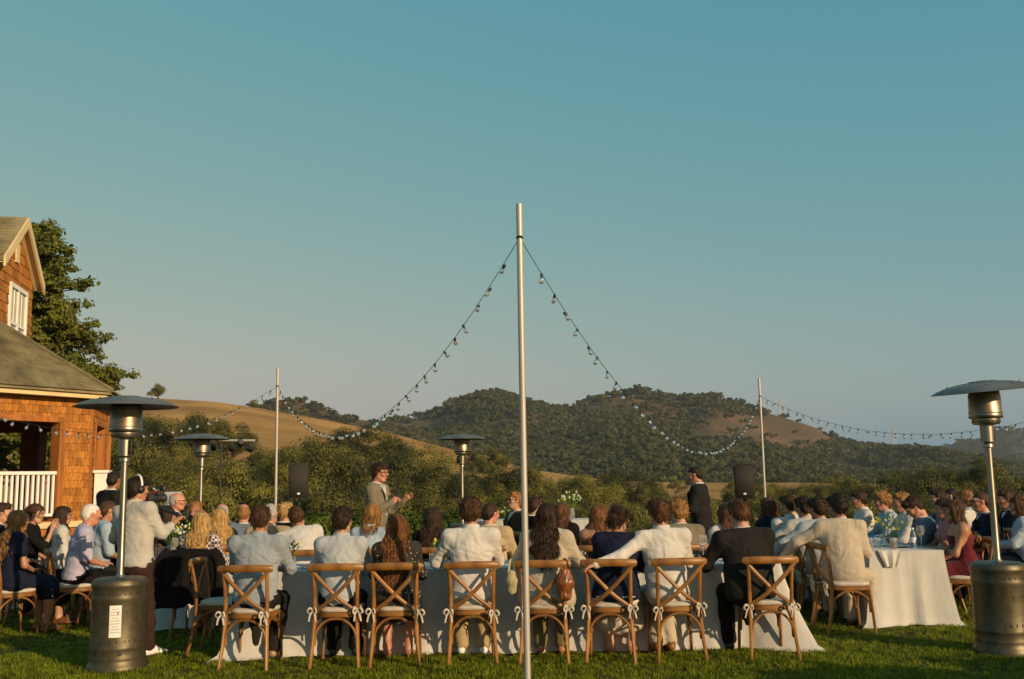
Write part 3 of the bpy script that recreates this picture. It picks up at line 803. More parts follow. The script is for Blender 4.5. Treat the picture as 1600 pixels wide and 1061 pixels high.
def crease(m, scale=4.5, dist=.06, st=.5, sq=(1, 1, 1)):
    n, l = m.node_tree.nodes, m.node_tree.links; b = next(x for x in n if x.type == 'BSDF_PRINCIPLED'); wv = next(x for x in n if x.type == 'BUMP'); tc = next(x for x in n if x.type == 'TEX_COORD')
    nz = n.new('ShaderNodeTexNoise'); nz.inputs['Scale'].default_value = scale; nz.inputs['Detail'].default_value = 1.6; nz.inputs['Distortion'].default_value = .9
    mq = n.new('ShaderNodeMapping'); mq.inputs['Scale'].default_value = sq; l.new(tc.outputs['Object'], mq.inputs[0]); l.new(mq.outputs[0], nz.inputs[0])
    ab = n.new('ShaderNodeMath'); ab.operation = 'SUBTRACT'; ab.inputs[1].default_value = .5; a2 = n.new('ShaderNodeMath'); a2.operation = 'ABSOLUTE'
    l.new(nz.outputs[0], ab.inputs[0]); l.new(ab.outputs[0], a2.inputs[0])
    bp = n.new('ShaderNodeBump'); bp.inputs['Strength'].default_value = st; bp.inputs['Distance'].default_value = dist; bp.invert = True
    l.new(a2.outputs[0], bp.inputs['Height']); l.new(wv.outputs[0], bp.inputs['Normal']); l.new(bp.outputs[0], b.inputs['Normal'])
    return m

# ------------------------------------------------------------------ furniture and fittings
M_wood = mat('oak_wood', (0.30, 0.135, 0.028), 0.42, col2=(0.135, 0.054, 0.011), scale=7, bump=.12, bscale=40, stretch=(1, 1, 1), objrand=.12, spec=.5, detail=8)
M_cushion = mat('cream_cushion', (0.49, 0.44, 0.37), 0.95, var=.05, scale=20, bump=.25, bscale=220)
M_cloth = mat('white_linen', (0.50, 0.485, 0.46), 0.9, var=.035, scale=5, bump=.3, bscale=260, sheen=.1)
M_cloth = crease(M_cloth, 4.0, .05, .35, (1, 1, .15))
M_steel = mat('stainless_steel', (0.34, 0.30, 0.235), 0.36, 1.0, var=.18, scale=4, bump=.08, bscale=30, stretch=(1, 1, .3))
M_dome = mat('dull_dome_steel', (0.20, 0.18, 0.155), 0.5, .6, var=.2, scale=5, bump=.1, bscale=14)
M_steel2 = mat('heated_steel', (0.36, 0.29, 0.20), 0.42, 1.0, col2=(0.20, 0.15, 0.10), scale=9, bump=.15, bscale=25, detail=8)
M_bronze = mat('hammered_bronze', (0.108, 0.092, 0.058), 0.46, .7, var=.12, scale=18, bump=.12, bscale=120)
M_alu = mat('aluminium_pole', (0.46, 0.42, 0.38), 0.5, .35, var=.06, scale=6, bump=.05, bscale=40, stretch=(1, 1, .1))
M_black = mat('black_plastic', (0.022, 0.021, 0.020), 0.5, var=.2, scale=20, bump=.1, bscale=120)
M_grille = mat('speaker_grille', (0.035, 0.032, 0.026), 0.6, .3, var=.2, scale=200, bump=.5, bscale=500)
M_paper = mat('white_label', (0.80, 0.78, 0.75), 0.7, col2=(0.62, 0.61, 0.59), scale=60, stretch=(1, 1, 6), detail=1)
M_wire = mat('cable_rubber', (0.018, 0.022, 0.020), 0.6, var=.1)
M_glass = glassmat('clear_glass'); M_bulb = glassmat('bulb_glass', (1.0, .95, .9))
M_wine = glassmat('rose_wine', (0.95, 0.52, 0.28)); M_water = glassmat('bottled_water', (.93, .97, 1)); M_amber = glassmat('amber_glass', (0.75, 0.32, 0.10))
M_leather = mat('brown_leather', (0.22, 0.07, 0.022), 0.35, var=.3, scale=14, bump=.4, bscale=40)
M_stem = mat('flower_stem', (0.12, 0.20, 0.04), 0.7, var=.2)
M_petw = mat('white_petal', (0.80, 0.80, 0.70), 0.7, var=.06, scale=30); M_pety = mat('yellow_petal', (0.82, 0.66, 0.05), 0.7, var=.1, scale=30)
M_petg = mat('lime_petal', (0.60, 0.70, 0.22), 0.7, var=.1, scale=30)
M_lamp = mat('frosted_lens', (0.85, 0.80, 0.70), 0.25, var=.03)

# ---- cross-back chair: stands at the origin facing +y
def make_chair():
    o = empty('crossback_chair')
    for s in (-1, 1):
        mb = MB(); p = spline([(s * .225, -.285, 0), (s * .205, -.235, .22), (s * .196, -.212, .44), (s * .198, -.222, .64), (s * .205, -.262, .845)], 5)
        mb.tube(p, [.0155 + .003 * math.sin(i / 20 * 3.14) for i in range(len(p))], 8, flat=(1.15, .9)); mb.build('rear_post', M_wood, o)
    mb = MB(); p = spline([(-.262, -.258, .842), (-.15, -.292, .848), (0, -.303, .850), (.15, -.292, .848), (.262, -.258, .842)], 5)
    mb.tube(p, [.021] + [.031] * (len(p) - 2) + [.021], 10, up=(0, 0, 1), flat=(1.05, .48)); mb.build('top_rail', M_wood, o)
    for s in (-1, 1):
        mb = MB(); p = spline([(s * .235, -.268 - .008 * s, .838), (s * .10, -.272 - .008 * s, .70), (-s * .05, -.255 - .008 * s, .565), (-s * .188, -.218 - .006 * s, .47)], 5)
        mb.tube(p, .0165, 8, up=(0, -1, .2), flat=(.5, 1.1)); mb.build('cross_bar', M_wood, o)
    mb = MB(); n = 28; pr = []
    for i in range(n):
        a = 2 * math.pi * i / n; c, s_ = math.cos(a), math.sin(a); ex = .62
        x = math.copysign(abs(c) ** ex, c) * (.222 if s_ > 0 else .205); y = math.copysign(abs(s_) ** ex, s_) * .215
        pr.append((x * (1 + .05 * s_), y))
    def ringz(z, k): return [(x * k, y * k, z) for x, y in pr]
    vs = ringz(.415, .97) + ringz(.422, 1) + ringz(.452, 1) + ringz(.458, .97)
    fs = [tuple(range(n - 1, -1, -1)), tuple(range(3 * n, 4 * n))] + [(k * n + i, k * n + (i + 1) % n, (k + 1) * n + (i + 1) % n, (k + 1) * n + i) for k in range(3) for i in range(n)]
    mb.add(vs, fs); mb.build('seat_frame', M_wood, o)
    mb = MB(); vs = []
    for z, k in ((.459, .90), (.463, .97), (.478, 1.0), (.493, .97), (.502, .88), (.506, .55)): vs += ringz(z, k)
    fs = [tuple(range(n - 1, -1, -1)), tuple(range(5 * n, 6 * n))] + [(k * n + i, k * n + (i + 1) % n, (k + 1) * n + (i + 1) % n, (k + 1) * n + i) for k in range(5) for i in range(n)]
    mb.add(vs, fs); cu = mb.build('cushion', M_cushion, o)
    for s in (-1, 1):
        mb = MB(); c = Vector((s * .205, -.240, .475)); r_ = random.Random(s)
        mb.ball(c, .013, 6, 5)
        for k in range(2):
            a = s * .012 + (.5 if k else -.5) * .085
            mb.tube(spline([c, c + Vector((a * .6, -.02, .018)), c + Vector((a, -.025, -.012)), c + Vector((a * .55, -.02, -.03)), c], 4), .0065, 5, flat=(1.5, .7))
            mb.tube(spline([c, c + Vector((a * .5, -.02, -.04)), c + Vector((a * .75, -.015, -.095))], 4), .006, 5, flat=(1.5, .7))
        mb.tube([c, c + Vector((-s * .04, .03, .0)), c + Vector((-s * .05, .08, .005))], .006, 5); mb.build('tie_bow', M_cushion, cu)
    for s in (-1, 1):
        mb = MB(); p = spline([(s * .205, .205, 0), (s * .20, .19, .22), (s * .19, .17, .425)], 5); mb.tube(p, .0155, 8); mb.build('front_leg', M_wood, o)
    def arch(a, b, z0, z1):
        a, b = Vector(a), Vector(b); mid = (a + b) / 2; d = b - a
        return spline([a + Vector((0, 0, z0)), a + d * .02 + Vector((0, 0, z0 + .10)), a + d * .14 + Vector((0, 0, z1 - .05)), a + d * .32 + Vector((0, 0, z1 - .008)), mid + Vector((0, 0, z1)), b - d * .32 + Vector((0, 0, z1 - .008)),
                       b - d * .14 + Vector((0, 0, z1 - .05)), b - d * .02 + Vector((0, 0, z0 + .10)), b + Vector((0, 0, z0))], 4)
    mb = MB(); mb.tube(arch((-.190, -.232, 0), (.190, -.232, 0), .19, .408), .0115, 7); mb.build('bentwood_brace', M_wood, o)
    mb = MB(); mb.tube(arch((-.182, .185, 0), (.182, .185, 0), .22, .41), .0115, 7); mb.build('bentwood_brace', M_wood, o)
    for s in (-1, 1):
        mb = MB(); mb.tube(arch((s * .192, -.21, 0), (s * .188, .17, 0), .20, .41), .0115, 7); mb.build('bentwood_brace', M_wood, o)
    return o
CHAIR = make_chair(); CHAIR_USED = [False]
def chair(x, y, yaw, label, group='cross-back chairs around the tables'):
    """yaw: 0 faces away from the camera, +90 deg faces left"""
    c = CHAIR if not CHAIR_USED[0] else copy_tree(CHAIR)
    CHAIR_USED[0] = True
    c.location = (x, y, 0); c.rotation_euler = (0, 0, yaw + rnd.uniform(-.05, .05)); c.scale = (.93, 1, 1)
    for ch in kids(c):
        for t in kids(ch): t.rotation_euler = (rnd.uniform(-.06, .06), 0, rnd.uniform(-.09, .09)); t.scale = (rnd.uniform(.96, 1.03), 1, rnd.uniform(.97, 1.0))
    return tag(c, label, 'chair', group)

# ---- tablecloth: falls to the grass with folds, flared corners
def table_with_cloth(x0, x1, y0, y1, label, cloth_label, h=.755, flare=.10, seed=1, grp=None, corner=.30, fold=.036, drop=0.0):
    t = empty('folding_table', ((x0 + x1) / 2, (y0 + y1) / 2, 0)); w, d = x1 - x0, y1 - y0
    mb = MB(); mb.box((0, 0, h - .03), (w - .04, d - .04, .045), 0, 0, .01); mb.build('tabletop', M_wood, t)
    for sx in (-1, 1):
        for sy in (-1, 1):
            mb = MB(); mb.tube([(sx * (w / 2 - .2), sy * (d / 2 - .12), 0), (sx * (w / 2 - .2), sy * (d / 2 - .12), h - .05)], .018, 6); mb.build('leg', M_steel, t)
    tag(t, label, 'table', 'tables under the cloths')
    r_ = random.Random(seed); per = 2 * (w + d); n = int(per / .035); rows = 16
    pts = []
    for i in range(n):
        s = i / n * per
        if s < w: p, nn = Vector((-w / 2 + s, -d / 2)), Vector((0, -1))
        elif s < w + d: p, nn = Vector((w / 2, -d / 2 + s - w)), Vector((1, 0))
        elif s < 2 * w + d: p, nn = Vector((w / 2 - (s - w - d), d / 2)), Vector((0, 1))
        else: p, nn = Vector((-w / 2, d / 2 - (s - 2 * w - d))), Vector((-1, 0))
        cd = min((p - Vector((sx * w / 2, sy * d / 2))).length for sx in (-1, 1) for sy in (-1, 1))
        cn = Vector((math.copysign(1, p.x), math.copysign(1, p.y))) * .7
        k = math.exp(-(cd / .20) ** 2)
        pts.append((p, (nn * (1 - k) + cn * k), k, s))
    ph = [r_.uniform(0, 6.28) for _ in range(6)]
    V = []
    for j in range(rows + 1):
        q = j / rows; z = (h + .004) * (1 - q) + (.006 - drop) * q
        for p, nn, k, s in pts:
            f = (math.sin(s * 5.2 + ph[0] + .8 * math.sin(s * 1.7 + ph[1])) * .6 + math.sin(s * 11.3 + ph[2] + q * 1.2) * .34 + (1 - 2 * abs(math.sin(s * 13.7 + ph[3] + 1.3 * math.sin(s * 3.1)))) * .30)
            out = flare * q ** 1.3 + fold * f * q ** .8 + k * corner * q ** 1.5
            if j == rows: out += .02 + .05 * k + .02 * f
            zz = z + (.012 * abs(math.sin(s * 9 + ph[4])) * (1 - k) if j >= rows - 1 else 0)
            V.append((p.x + nn.x * out, p.y + nn.y * out, zz))
    F = [(j * n + i, (j + 1) * n + i, (j + 1) * n + (i + 1) % n, j * n + (i + 1) % n) for j in range(rows) for i in range(n)]
    # the top, slightly creased
    mb = MB(); mb.add(V, F)
    nx, ny = max(4, int(w / .15)), max(4, int(d / .15))
    tv = [(-w / 2 + w * i / nx, -d / 2 + d * j / ny, h + .004 + (0 if i in (0, nx) or j in (0, ny) else .003 * math.sin(i * 2.1 + ph[5]) * math.sin(j * 1.7))) for j in range(ny + 1) for i in range(nx + 1)]
    mb.add(tv, [(j * (nx + 1) + i, j * (nx + 1) + i + 1, (j + 1) * (nx + 1) + i + 1, (j + 1) * (nx + 1) + i) for j in range(ny) for i in range(nx)])
    c = mb.build('tablecloth', M_cloth, None, loc=((x0 + x1) / 2, (y0 + y1) / 2, 0))
    return tag(c, cloth_label, 'tablecloth', grp)

# ---- patio heater
def make_heater():
    o = empty('patio_heater')
    mb = MB(); mb.lathe([(.252, 0), (.254, .03), (.246, .055), (.235, .075), (.233, .10)], n=40); mb.build('base_plate', M_bronze, o)
    mb = MB(); mb.lathe([(.232, .10), (.234, .12), (.230, .135), (.230, .19), (.233, .2), (.230, .21), (.230, .60), (.234, .615), (.230, .63), (.230, .70), (.236, .715), (.236, .735), (.222, .765), (.19, .778), (.06, .782)], n=48)
    bd = mb.build('tank_housing', M_bronze, o)
    sl = MB(); sl.box((0, 0, 0), (.008, .006, .024)); slm = sl.mesh('vent_slot', M_black, smooth=False)
    for z, a0, n_ in ((.26, -150, 10), (.50, -140, 6), (.655, -155, 12)):
        for i in range(n_):
            a = R(a0 + i * 130 / n_ + (4 if i % 4 == 3 else 0)); reg(link('vent_slot', slm, bd, (.2305 * math.cos(a), .2305 * math.sin(a), z), (0, 0, a + math.pi / 2)))
    for a in (-118, -65):
        mb = MB(); A = R(a); mb.lathe([(.019, -.004), (.019, .006)], n=12, M=Matrix.Rotation(A + math.pi / 2, 3, 'Z') @ Matrix.Rotation(math.pi / 2, 3, 'X'), c=(.2295 * math.cos(A), .2295 * math.sin(A), .165)); mb.build('tether_hole', M_black, bd)
    mb = MB(); mb.lathe([(.05, .775), (.034, .80), (.029, .82), (.029, 1.80)], n=20); mb.build('pole', M_steel, o)
    mb = MB(); mb.lathe([(.030, 1.78), (.045, 1.785), (.046, 1.81), (.040, 1.82), (.055, 1.835), (.057, 1.99)], n=24); v_ = mb.build('valve_housing', M_steel, o)
    mb = MB(); mb.box((.066, -.02, 1.91), (.022, .07, .13), 0, 0, .004); mb.lathe([(.018, 0), (.016, .03)], n=12, M=Matrix.Rotation(math.pi / 2, 3, 'Y'), c=(.074, -.02, 1.925)); mb.build('control_knob', M_black, v_)
    mb = MB(); mb.lathe([(.057, 1.985), (.11, 1.992), (.118, 2.005), (.118, 2.04), (.142, 2.05), (.146, 2.062), (.140, 2.075), (.140, 2.085)], n=36); mb.build('burner_collar', M_steel, o)
    mb = MB(); hb = MB(); hb.box((0, 0, 0), (.010, .004, .012)); hm_ = hb.mesh('air_hole', M_black, smooth=False)
    mb.lathe([(.138, 2.083), (.142, 2.10), (.138, 2.11), (.136, 2.25), (.128, 2.275)], n=40); bs = mb.build('burner_screen', M_steel2, o)
    for i in range(18):
        a = R(i * 20); reg(link('air_hole', hm_, bs, (.1185 * math.cos(a), .1185 * math.sin(a), 2.018), (0, 0, a + math.pi / 2)))
    mb = MB(); mb.lathe([(.128, 2.272), (.128, 2.30)], n=30); mb.build('reflector_neck', M_black, o)
    mb = MB(); pr = [(.445, 2.268), (.448, 2.272), (.40, 2.298), (.32, 2.326), (.22, 2.348), (.12, 2.358), (.112, 2.366), (0.001, 2.370)]
    un = [(0.001, 2.352), (.12, 2.345), (.22, 2.336), (.32, 2.316), (.40, 2.288), (.445, 2.268)]
    mb.lathe(pr, n=48, capb=False, capt=False); mb.lathe(un, n=48, capb=False, capt=False); dm = mb.build('reflector_dome', M_dome, o)
    for i in range(8):
        a = R(i * 45 + 20); k = MB(); k.ball((.30 * math.cos(a), .30 * math.sin(a), 2.336), .009, 6, 4); k.build('rivet', M_steel, dm)
    return o
HEATER = make_heater(); hu = [0]
def heater(u, v, y, rz, label, tilt=(0, 0)):
    h = HEATER if hu[0] == 0 else copy_tree(HEATER); hu[0] += 1
    p = G(u, v) if y is None else P(u, hor(u), y); h.location = (p.x, p.y, 0); h.rotation_euler = (0, 0, rz)
    if tilt != (0, 0):
        for c in kids(h):
            if c.name.startswith('reflector_dome'):
                c.rotation_euler = (tilt[0], tilt[1], 0); c.location = (-2.30 * math.sin(tilt[1]), 2.30 * math.sin(tilt[0]), .03)
    return tag(h, label, 'patio heater', 'patio heaters on the lawn')
hL = heater(183, 1046, None, 0.0, 'bronze based patio heater with a white label, at the near left')
mb = MB(); a0 = R(-90 + 14)
vs = []
for i in range(7):
    a = a0 + (i / 6 - .5) * .42
    vs += [(.2325 * math.cos(a), .2325 * math.sin(a), .30), (.2325 * math.cos(a), .2325 * math.sin(a), .565)]
mb.add(vs, [(2 * i, 2 * i + 2, 2 * i + 3, 2 * i + 1) for i in range(6)]); lb = mb.build('warning_label', M_paper, hL)
mb = MB()
for k in range(9):
    z = .53 - k * .024; vs = []; 
    for i in range(6):
        a = a0 + (i / 5 - .5) * (.34 if k % 3 else .22); vs += [(.2331 * math.cos(a), .2331 * math.sin(a), z), (.2331 * math.cos(a), .2331 * math.sin(a), z + .007)]
    mb.add(vs, [(2 * i, 2 * i + 2, 2 * i + 3, 2 * i + 1) for i in range(5)])
mb.build('print_line', mat('label_print', (.45, .45, .45), .7), lb)
heater(1570, 1020, None, .9, 'bronze based patio heater at the near right, dome tipped upward', (R(-2), R(-5)))
heater(314, 0, 16.2, 2.2, 'steel patio heater beside the stage light stand behind the left table')
heater(722, 0, 18.0, 4.0, 'farthest patio heater, slim, between the speech maker and the centre pole')

# ---- poles and string lights
def pole(u, vtop, y, label, vring, name='light_pole'):
    pt = P(u[0], vtop, y); pb = P(u[1], hor(u[1]), y); o = empty(name, (pt.x, y, 0)); mb = MB()
    mb.lathe([(.026, -.3), (.0245, pt.z - .02), (.024, pt.z), (.020, pt.z + .004)], n=20); mb.build('shaft', M_alu, o)
    zr = P(u[0], vring, y).z; k = MB()
    for dz in (-.007, .004): k.tube([(.027 * math.cos(a), .029 * math.sin(a), zr + dz + .004 * math.sin(3 * a)) for a in np.linspace(0, 6.3, 14)], .004, 5)
    k.build('cable_tie', M_wire, o); tag(o, label, 'pole', 'string light poles')
    return Vector((pt.x, y, zr))
pC = pole((811, 817), 319, 7.8, 'tall pale metal pole standing nearest, in the middle of the photo', 371)
pL = pole((434, 442), 576, 18.6, 'slim metal pole beside the left loudspeaker', 603)
pR = pole((1186, 1192), 591, 21.5, 'slim metal pole beside the right loudspeaker', 619)
bulb_g = MB(); bulb_g.lathe([(.012, .0), (.016, -.012), (.026, -.032), (.0295, -.050), (.026, -.066), (.014, -.077), (.001, -.080)], n=12, capb=False); BULB_G = bulb_g.mesh('bulb', M_bulb)
bulb_s = MB(); bulb_s.lathe([(.013, -.012), (.015, .0), (.016, .03), (.012, .040), (.006, .045)], n=8); BULB_S = bulb_s.mesh('socket', M_wire)
fil = MB(); fil.tube([(0, 0, -.005), (0, 0, -.030), (.007, 0, -.05), (-.007, 0, -.05), (0, 0, -.030)], .003, 4); BULB_F = fil.mesh('filament', M_lamp)
def strand(a, b, sag, nb, label, seed, t0=.02, t1=.99, big=.74):
    r_ = random.Random(seed)
    def at(t): return a.lerp(b, t) - Vector((0, 0, 4 * sag * t * (1 - t)))
    o = empty('light_string', a); mb = MB(); pts = [at(i / 60) - a for i in range(61)]
    mb.tube(pts, .0042 * big, 5); mb.build('cable', M_wire, o)
    for i in range(nb):
        t = t0 + (t1 - t0) * (i + .5) / nb + r_.uniform(-.15, .15) / nb
        rot = (r_.gauss(0, .45), r_.gauss(0, .45), r_.uniform(0, 6.28))
        g_ = reg(link('bulb', BULB_G, o, at(t) - a - Vector((0, 0, .030)), rot, big))
        reg(link('socket', BULB_S, g_)); reg(link('filament', BULB_F, g_))
    return tag(o, label, 'string lights', 'strings of clear bulbs')
strand(pC, pL, 1.22, 37, 'string of bulbs drooping from the tall centre pole to the slim left pole', 1)
strand(pC, pR, 1.42, 42, 'string of bulbs drooping from the tall centre pole to the slim right pole', 2)
strand(pL, P(-60, 630, 12.5), .62, 30, 'string of bulbs from the slim left pole across the house front', 3)
strand(pR, P(1700, 632, 15.0), .62, 34, 'string of bulbs from the slim right pole out past the right heater', 4)

# ---- loudspeakers on stands, stage lights
def loudspeaker(u, vt, vb, y, wpx, label, slabel, yaw):
    pt, pb = P(u, vt, y), P(u, vb, y); h = pt.z - pb.z; w = wpx / F_PX * y
    s = empty('speaker_stand', (pt.x, y, 0), yaw); mb = MB(); mb.tube([(0, 0, .25), (0, 0, pb.z)], .018, 8); mb.build('pole', M_black, s)
    for k in range(3):
        a = R(90 + 120 * k); mb = MB(); mb.tube([(0, 0, .75), (.5 * math.cos(a), .5 * math.sin(a), .01)], .012, 6); mb.build('leg', M_black, s)
    tag(s, slabel, 'stand', 'loudspeaker stands')
    o = empty('loudspeaker', (pt.x, y, pb.z), yaw); mb = MB(); d = w * .85
    vs = []
    for z in (0, h): vs += [(-w / 2, -d / 2, z), (w / 2, -d / 2, z), (w * .36, d / 2, z), (-w * .36, d / 2, z)]
    mb.add(vs, [(3, 2, 1, 0), (4, 5, 6, 7), (0, 1, 5, 4), (1, 2, 6, 5), (2, 3, 7, 6), (3, 0, 4, 7)]); mb.build('cabinet', M_black, o, smooth=False)
    mb = MB(); mb.box((0, -d / 2 - .008, h / 2), (w * .90, .016, h * .94), 0, 0, .006); mb.build('grille', M_grille, o)
    mb = MB(); mb.box((.0, -d / 2 - .018, h * .14), (.05, .006, .035), 0, 0, .002); mb.build('badge', M_lamp, o)
    for sx in (-1, 1):
        mb = MB(); mb.box((sx * w * .47, -d / 2 + .01, h / 2), (w * .06, .03, h * .99), 0, 0, .006); mb.build('edge_trim', M_black, o)
    tag(o, label, 'loudspeaker', 'loudspeakers on stands')
loudspeaker(468, 724, 779, 19.4, 30, 'black loudspeaker on a stand beside the slim left pole', 'black stand carrying the loudspeaker beside the slim left pole', R(8))
loudspeaker(1162, 725, 779, 19.0, 30, 'black loudspeaker on a stand beside the slim right pole', 'black stand carrying the loudspeaker beside the slim right pole', R(-14))
y = 16.8; p = P(346, 688, y); o = empty('stage_light_stand', (p.x, y, 0)); mb = MB(); mb.tube([(0, 0, .2), (0, 0, p.z)], .016, 8); mb.build('pole', M_black, o)
for k in range(3):
    a = R(30 + 120 * k); mb = MB(); mb.tube([(0, 0, .7), (.5 * math.cos(a), .5 * math.sin(a), .01)], .012, 6); mb.build('leg', M_black, o)
mb = MB(); mb.tube([(-.04, 0, p.z), (.54, .1, p.z - .01)], .02, 8); mb.build('cross_arm', M_alu, o)
tag(o, 'thin stand with a cross arm of stage lights behind the left table', 'light stand')
for u, v, in ((334, 699), (362, 700), (376, 693), (391, 701)):
    q = P(u, v, y); l_ = empty('stage_light', (q.x, y + .0, q.z), rnd.uniform(-.5, .5)); mb = MB()
    M_ = Matrix.Rotation(R(75), 3, 'X'); mb.lathe([(.04, .10), (.055, .06), (.06, -.03), (.05, -.035)], n=12, M=M_); mb.tube([(0, 0, .05), (0, .0, .09)], .02, 6); mb.build('housing', M_black, l_)
    for k in range(3):
        a = R(90 + 120 * k); w = M_ @ Vector((.026 * math.cos(a), .026 * math.sin(a), -.036)); mb = MB(); mb.ball(tuple(w), .022, 8, 6); mb.build('lens', M_lamp, l_)
    tag(l_, {334: 'stage light outermost on the left of the cross arm', 362: 'stage light just right of the light stand pole', 376: 'stage light tucked up under the cross arm', 391: 'stage light at the right end of the cross arm'}[u], 'stage light', 'stage lights on the cross arm')
# DJ rack with a laptop
q = P(275, 786, 16.0); o = empty('equipment_rack', (q.x, 16.0, 0)); mb = MB()
mb.box((0, 0, q.z - .05), (.5, .4, .04), 0, 0, .006); mb.build('shelf', M_black, o)
for sx in (-1, 1):
    mb = MB(); mb.box((sx * .22, 0, (q.z - .05) / 2), (.04, .36, q.z - .09), 0, 0, .004); mb.build('side_panel', M_black, o)
tag(o, 'black equipment rack behind the bald guest at the left table', 'rack')
o = empty('laptop', (q.x, 15.95, q.z - .03)); mb = MB(); mb.box((0, .02, .008), (.27, .19, .016), 0, 0, .003); mb.build('base', M_alu, o)
mb = MB(); mb.box((0, -.085, .11), (.27, .008, .20), 0, 0, .003, M=Matrix.Rotation(R(10), 3, 'X')); mb.build('lid', mat('silver_lid', (.6, .58, .56), .4, .3), o); tag(o, 'open silver laptop on the rack behind the bald guest', 'laptop')

# ---- flowers, glasses, table things
def flowers(x, y, z, n, spread, cols, label, seed, vr=.04, vh=.10, hgt=.16, tall=1.0, nleaf=24):
    r_ = random.Random(seed); o = empty('flower_vase', (x, y, z)); mb = MB()
    mb.lathe([(vr * .8, 0), (vr, .01), (vr * 1.05, vh * .7), (vr * .9, vh), (vr * .82, vh), (vr * .95, vh * .7), (vr * .9, .014), (0.001, .012)], n=16, capt=False); mb.build('vase', M_glass, o)
    st = MB()
    for k in range(n):
        a = r_.uniform(0, 6.28); rr = spread * math.sqrt(r_.uniform(.02, 1)); h = vh + hgt * r_.uniform(.45, 1.0) * tall * (1 - .4 * rr / spread)
        tip = Vector((rr * math.cos(a), rr * math.sin(a), h)); st.tube(spline([(0, 0, .02), (tip.x * .3, tip.y * .3, vh), tip], 3), .0022, 4)
        fm = MB(); nn = (tip - Vector((0, 0, vh * .4))).normalized(); s = r_.uniform(.016, .030)
        q = nn.to_track_quat('Z', 'Y').to_matrix()
        for ring_, (np_, op, zz) in enumerate(((6, .9, 0), (5, .55, .006), (3, .25, .01))):
            for j in range(np_):
                an = 6.283 * j / np_ + ring_ * .5; d = Vector((math.cos(an), math.sin(an), 0)); sd = Vector((-d.y, d.x, 0)); up = Vector((0, 0, 1))
                pts_ = [up * zz, d * s * .55 * op + sd * s * .42 + up * (zz + s * .35 * (1.2 - op)), d * s * op + up * (zz + s * (1.0 - op) + .25 * s), d * s * .55 * op - sd * s * .42 + up * (zz + s * .35 * (1.2 - op))]
                fm.add([tuple(tip + q @ p_) for p_ in pts_], [(0, 1, 2, 3)])
        fm.ball(tuple(tip + nn * .005), s * .28, 6, 4)
        fm.build('bloom', cols[k % len(cols)], o)
    for k in range(nleaf):
        a = r_.uniform(0, 6.28); rr = spread * r_.uniform(.3, 1.1); h = vh + hgt * r_.uniform(.15, .85)
        b = Vector((rr * math.cos(a), rr * math.sin(a), h)); d = Vector((b.x, b.y, .06)).normalized() * r_.uniform(.03, .055); sd = d.cross(Vector((0, 0, 1))).normalized() * .010
        st.quad(b - d * .4, b + sd, b + d, b - sd)
    f_ = st.build('foliage', M_stem, o, smooth=False); f_['kind'] = 'stuff'
    return tag(o, label, 'flowers', 'flower arrangements on the tables')
def wineglass(x, y, z, fill, label, s=1.0):
    o = empty('wine_glass', (x, y, z)); o.scale = (s, s, s); mb = MB()
    mb.lathe([(.034, 0), (.033, .003), (.006, .008), (.004, .02), (.004, .085), (.012, .095), (.030, .115), (.040, .145), (.038, .18), (.033, .208), (.0318, .208), (.0365, .18), (.0385, .145), (.029, .117), (.010, .099), (.001, .096)], n=20, capt=False); mb.build('goblet', M_glass, o)
    if fill: mb = MB(); mb.lathe([(.001, .0975), (.010, .1), (.0285, .118), (.0375, .145), (.0372, .150), (.001, .150)], n=20, capt=False); mb.build('wine', fill, o)
    return tag(o, label, 'glass', 'glasses on the tables')
def tumbler(x, y, z, m, label, r=.036, h=.11, fill=None):
    o = empty('drinking_glass', (x, y, z)); mb = MB(); mb.lathe([(r * .85, 0), (r, h), (r - .003, h), (r * .85 - .003, .008), (.001, .006)], n=16, capt=False); mb.build('tumbler', M_glass, o)
    if fill: mb = MB(); mb.lathe([(.001, .0085), (r * .85 - .0035, .0085), (r * .94 - .0035, h * .6), (.001, h * .6)], n=16, capt=False); mb.build('drink', fill, o)
    return tag(o, label, 'glass', 'glasses on the tables')
def plate(x, y, z, label):
    mb = MB(); mb.lathe([(.07, 0), (.125, .012), (.128, .015), (.12, .015), (.075, .006), (.001, .005)], n=24, capt=False)
    o = mb.build('dinner_plate', mat('china', (.8, .78, .74), .25), None, loc=(x, y, z)); return tag(o, label, 'plate', 'plates on the tables')
def napkin(x, y, z, rz, label):
    mb = MB(); r_ = random.Random(int(x * 99)); n = 6
    vs = [(-.10 + .2 * i / n + .01 * r_.uniform(-1, 1), -.07 + .14 * j / n, .006 + .022 * abs(math.sin(i * 1.3 + j * .7 + x * 5))) for j in range(n + 1) for i in range(n + 1)]
    mb.add(vs, [(j * (n + 1) + i, j * (n + 1) + i + 1, (j + 1) * (n + 1) + i + 1, (j + 1) * (n + 1) + i) for j in range(n) for i in range(n)])
    o = mb.build('napkin', M_cloth, None, loc=(x, y, z), rot=(0, 0, rz)); return tag(o, label, 'napkin', 'napkins')
TZ = .762
table_with_cloth(-2.46, 2.46, 9.44, 10.26, 'long folding table hidden under the foreground white cloth', 'long white cloth over the foreground table, corners spread on the grass', seed=3, corner=.24)
table_with_cloth(-4.05, -3.10, 11.25, 14.6, 'folding table hidden under the shaded cloth on the left', 'shaded white cloth over the left table behind the black jacket', seed=5, corner=.16)
table_with_cloth(3.70, 4.48, 10.62, 14.3, 'folding table hidden under the right hand cloth', 'white cloth hanging in straight folds over the right hand table', seed=8, corner=.10, flare=.05, fold=.062)
table_with_cloth(-.75, .42, 14.6, 15.3, 'small head table hidden under cloth behind the sunglasses guest', 'white cloth over the head table in the far middle', seed=11, corner=.12, h=.96)
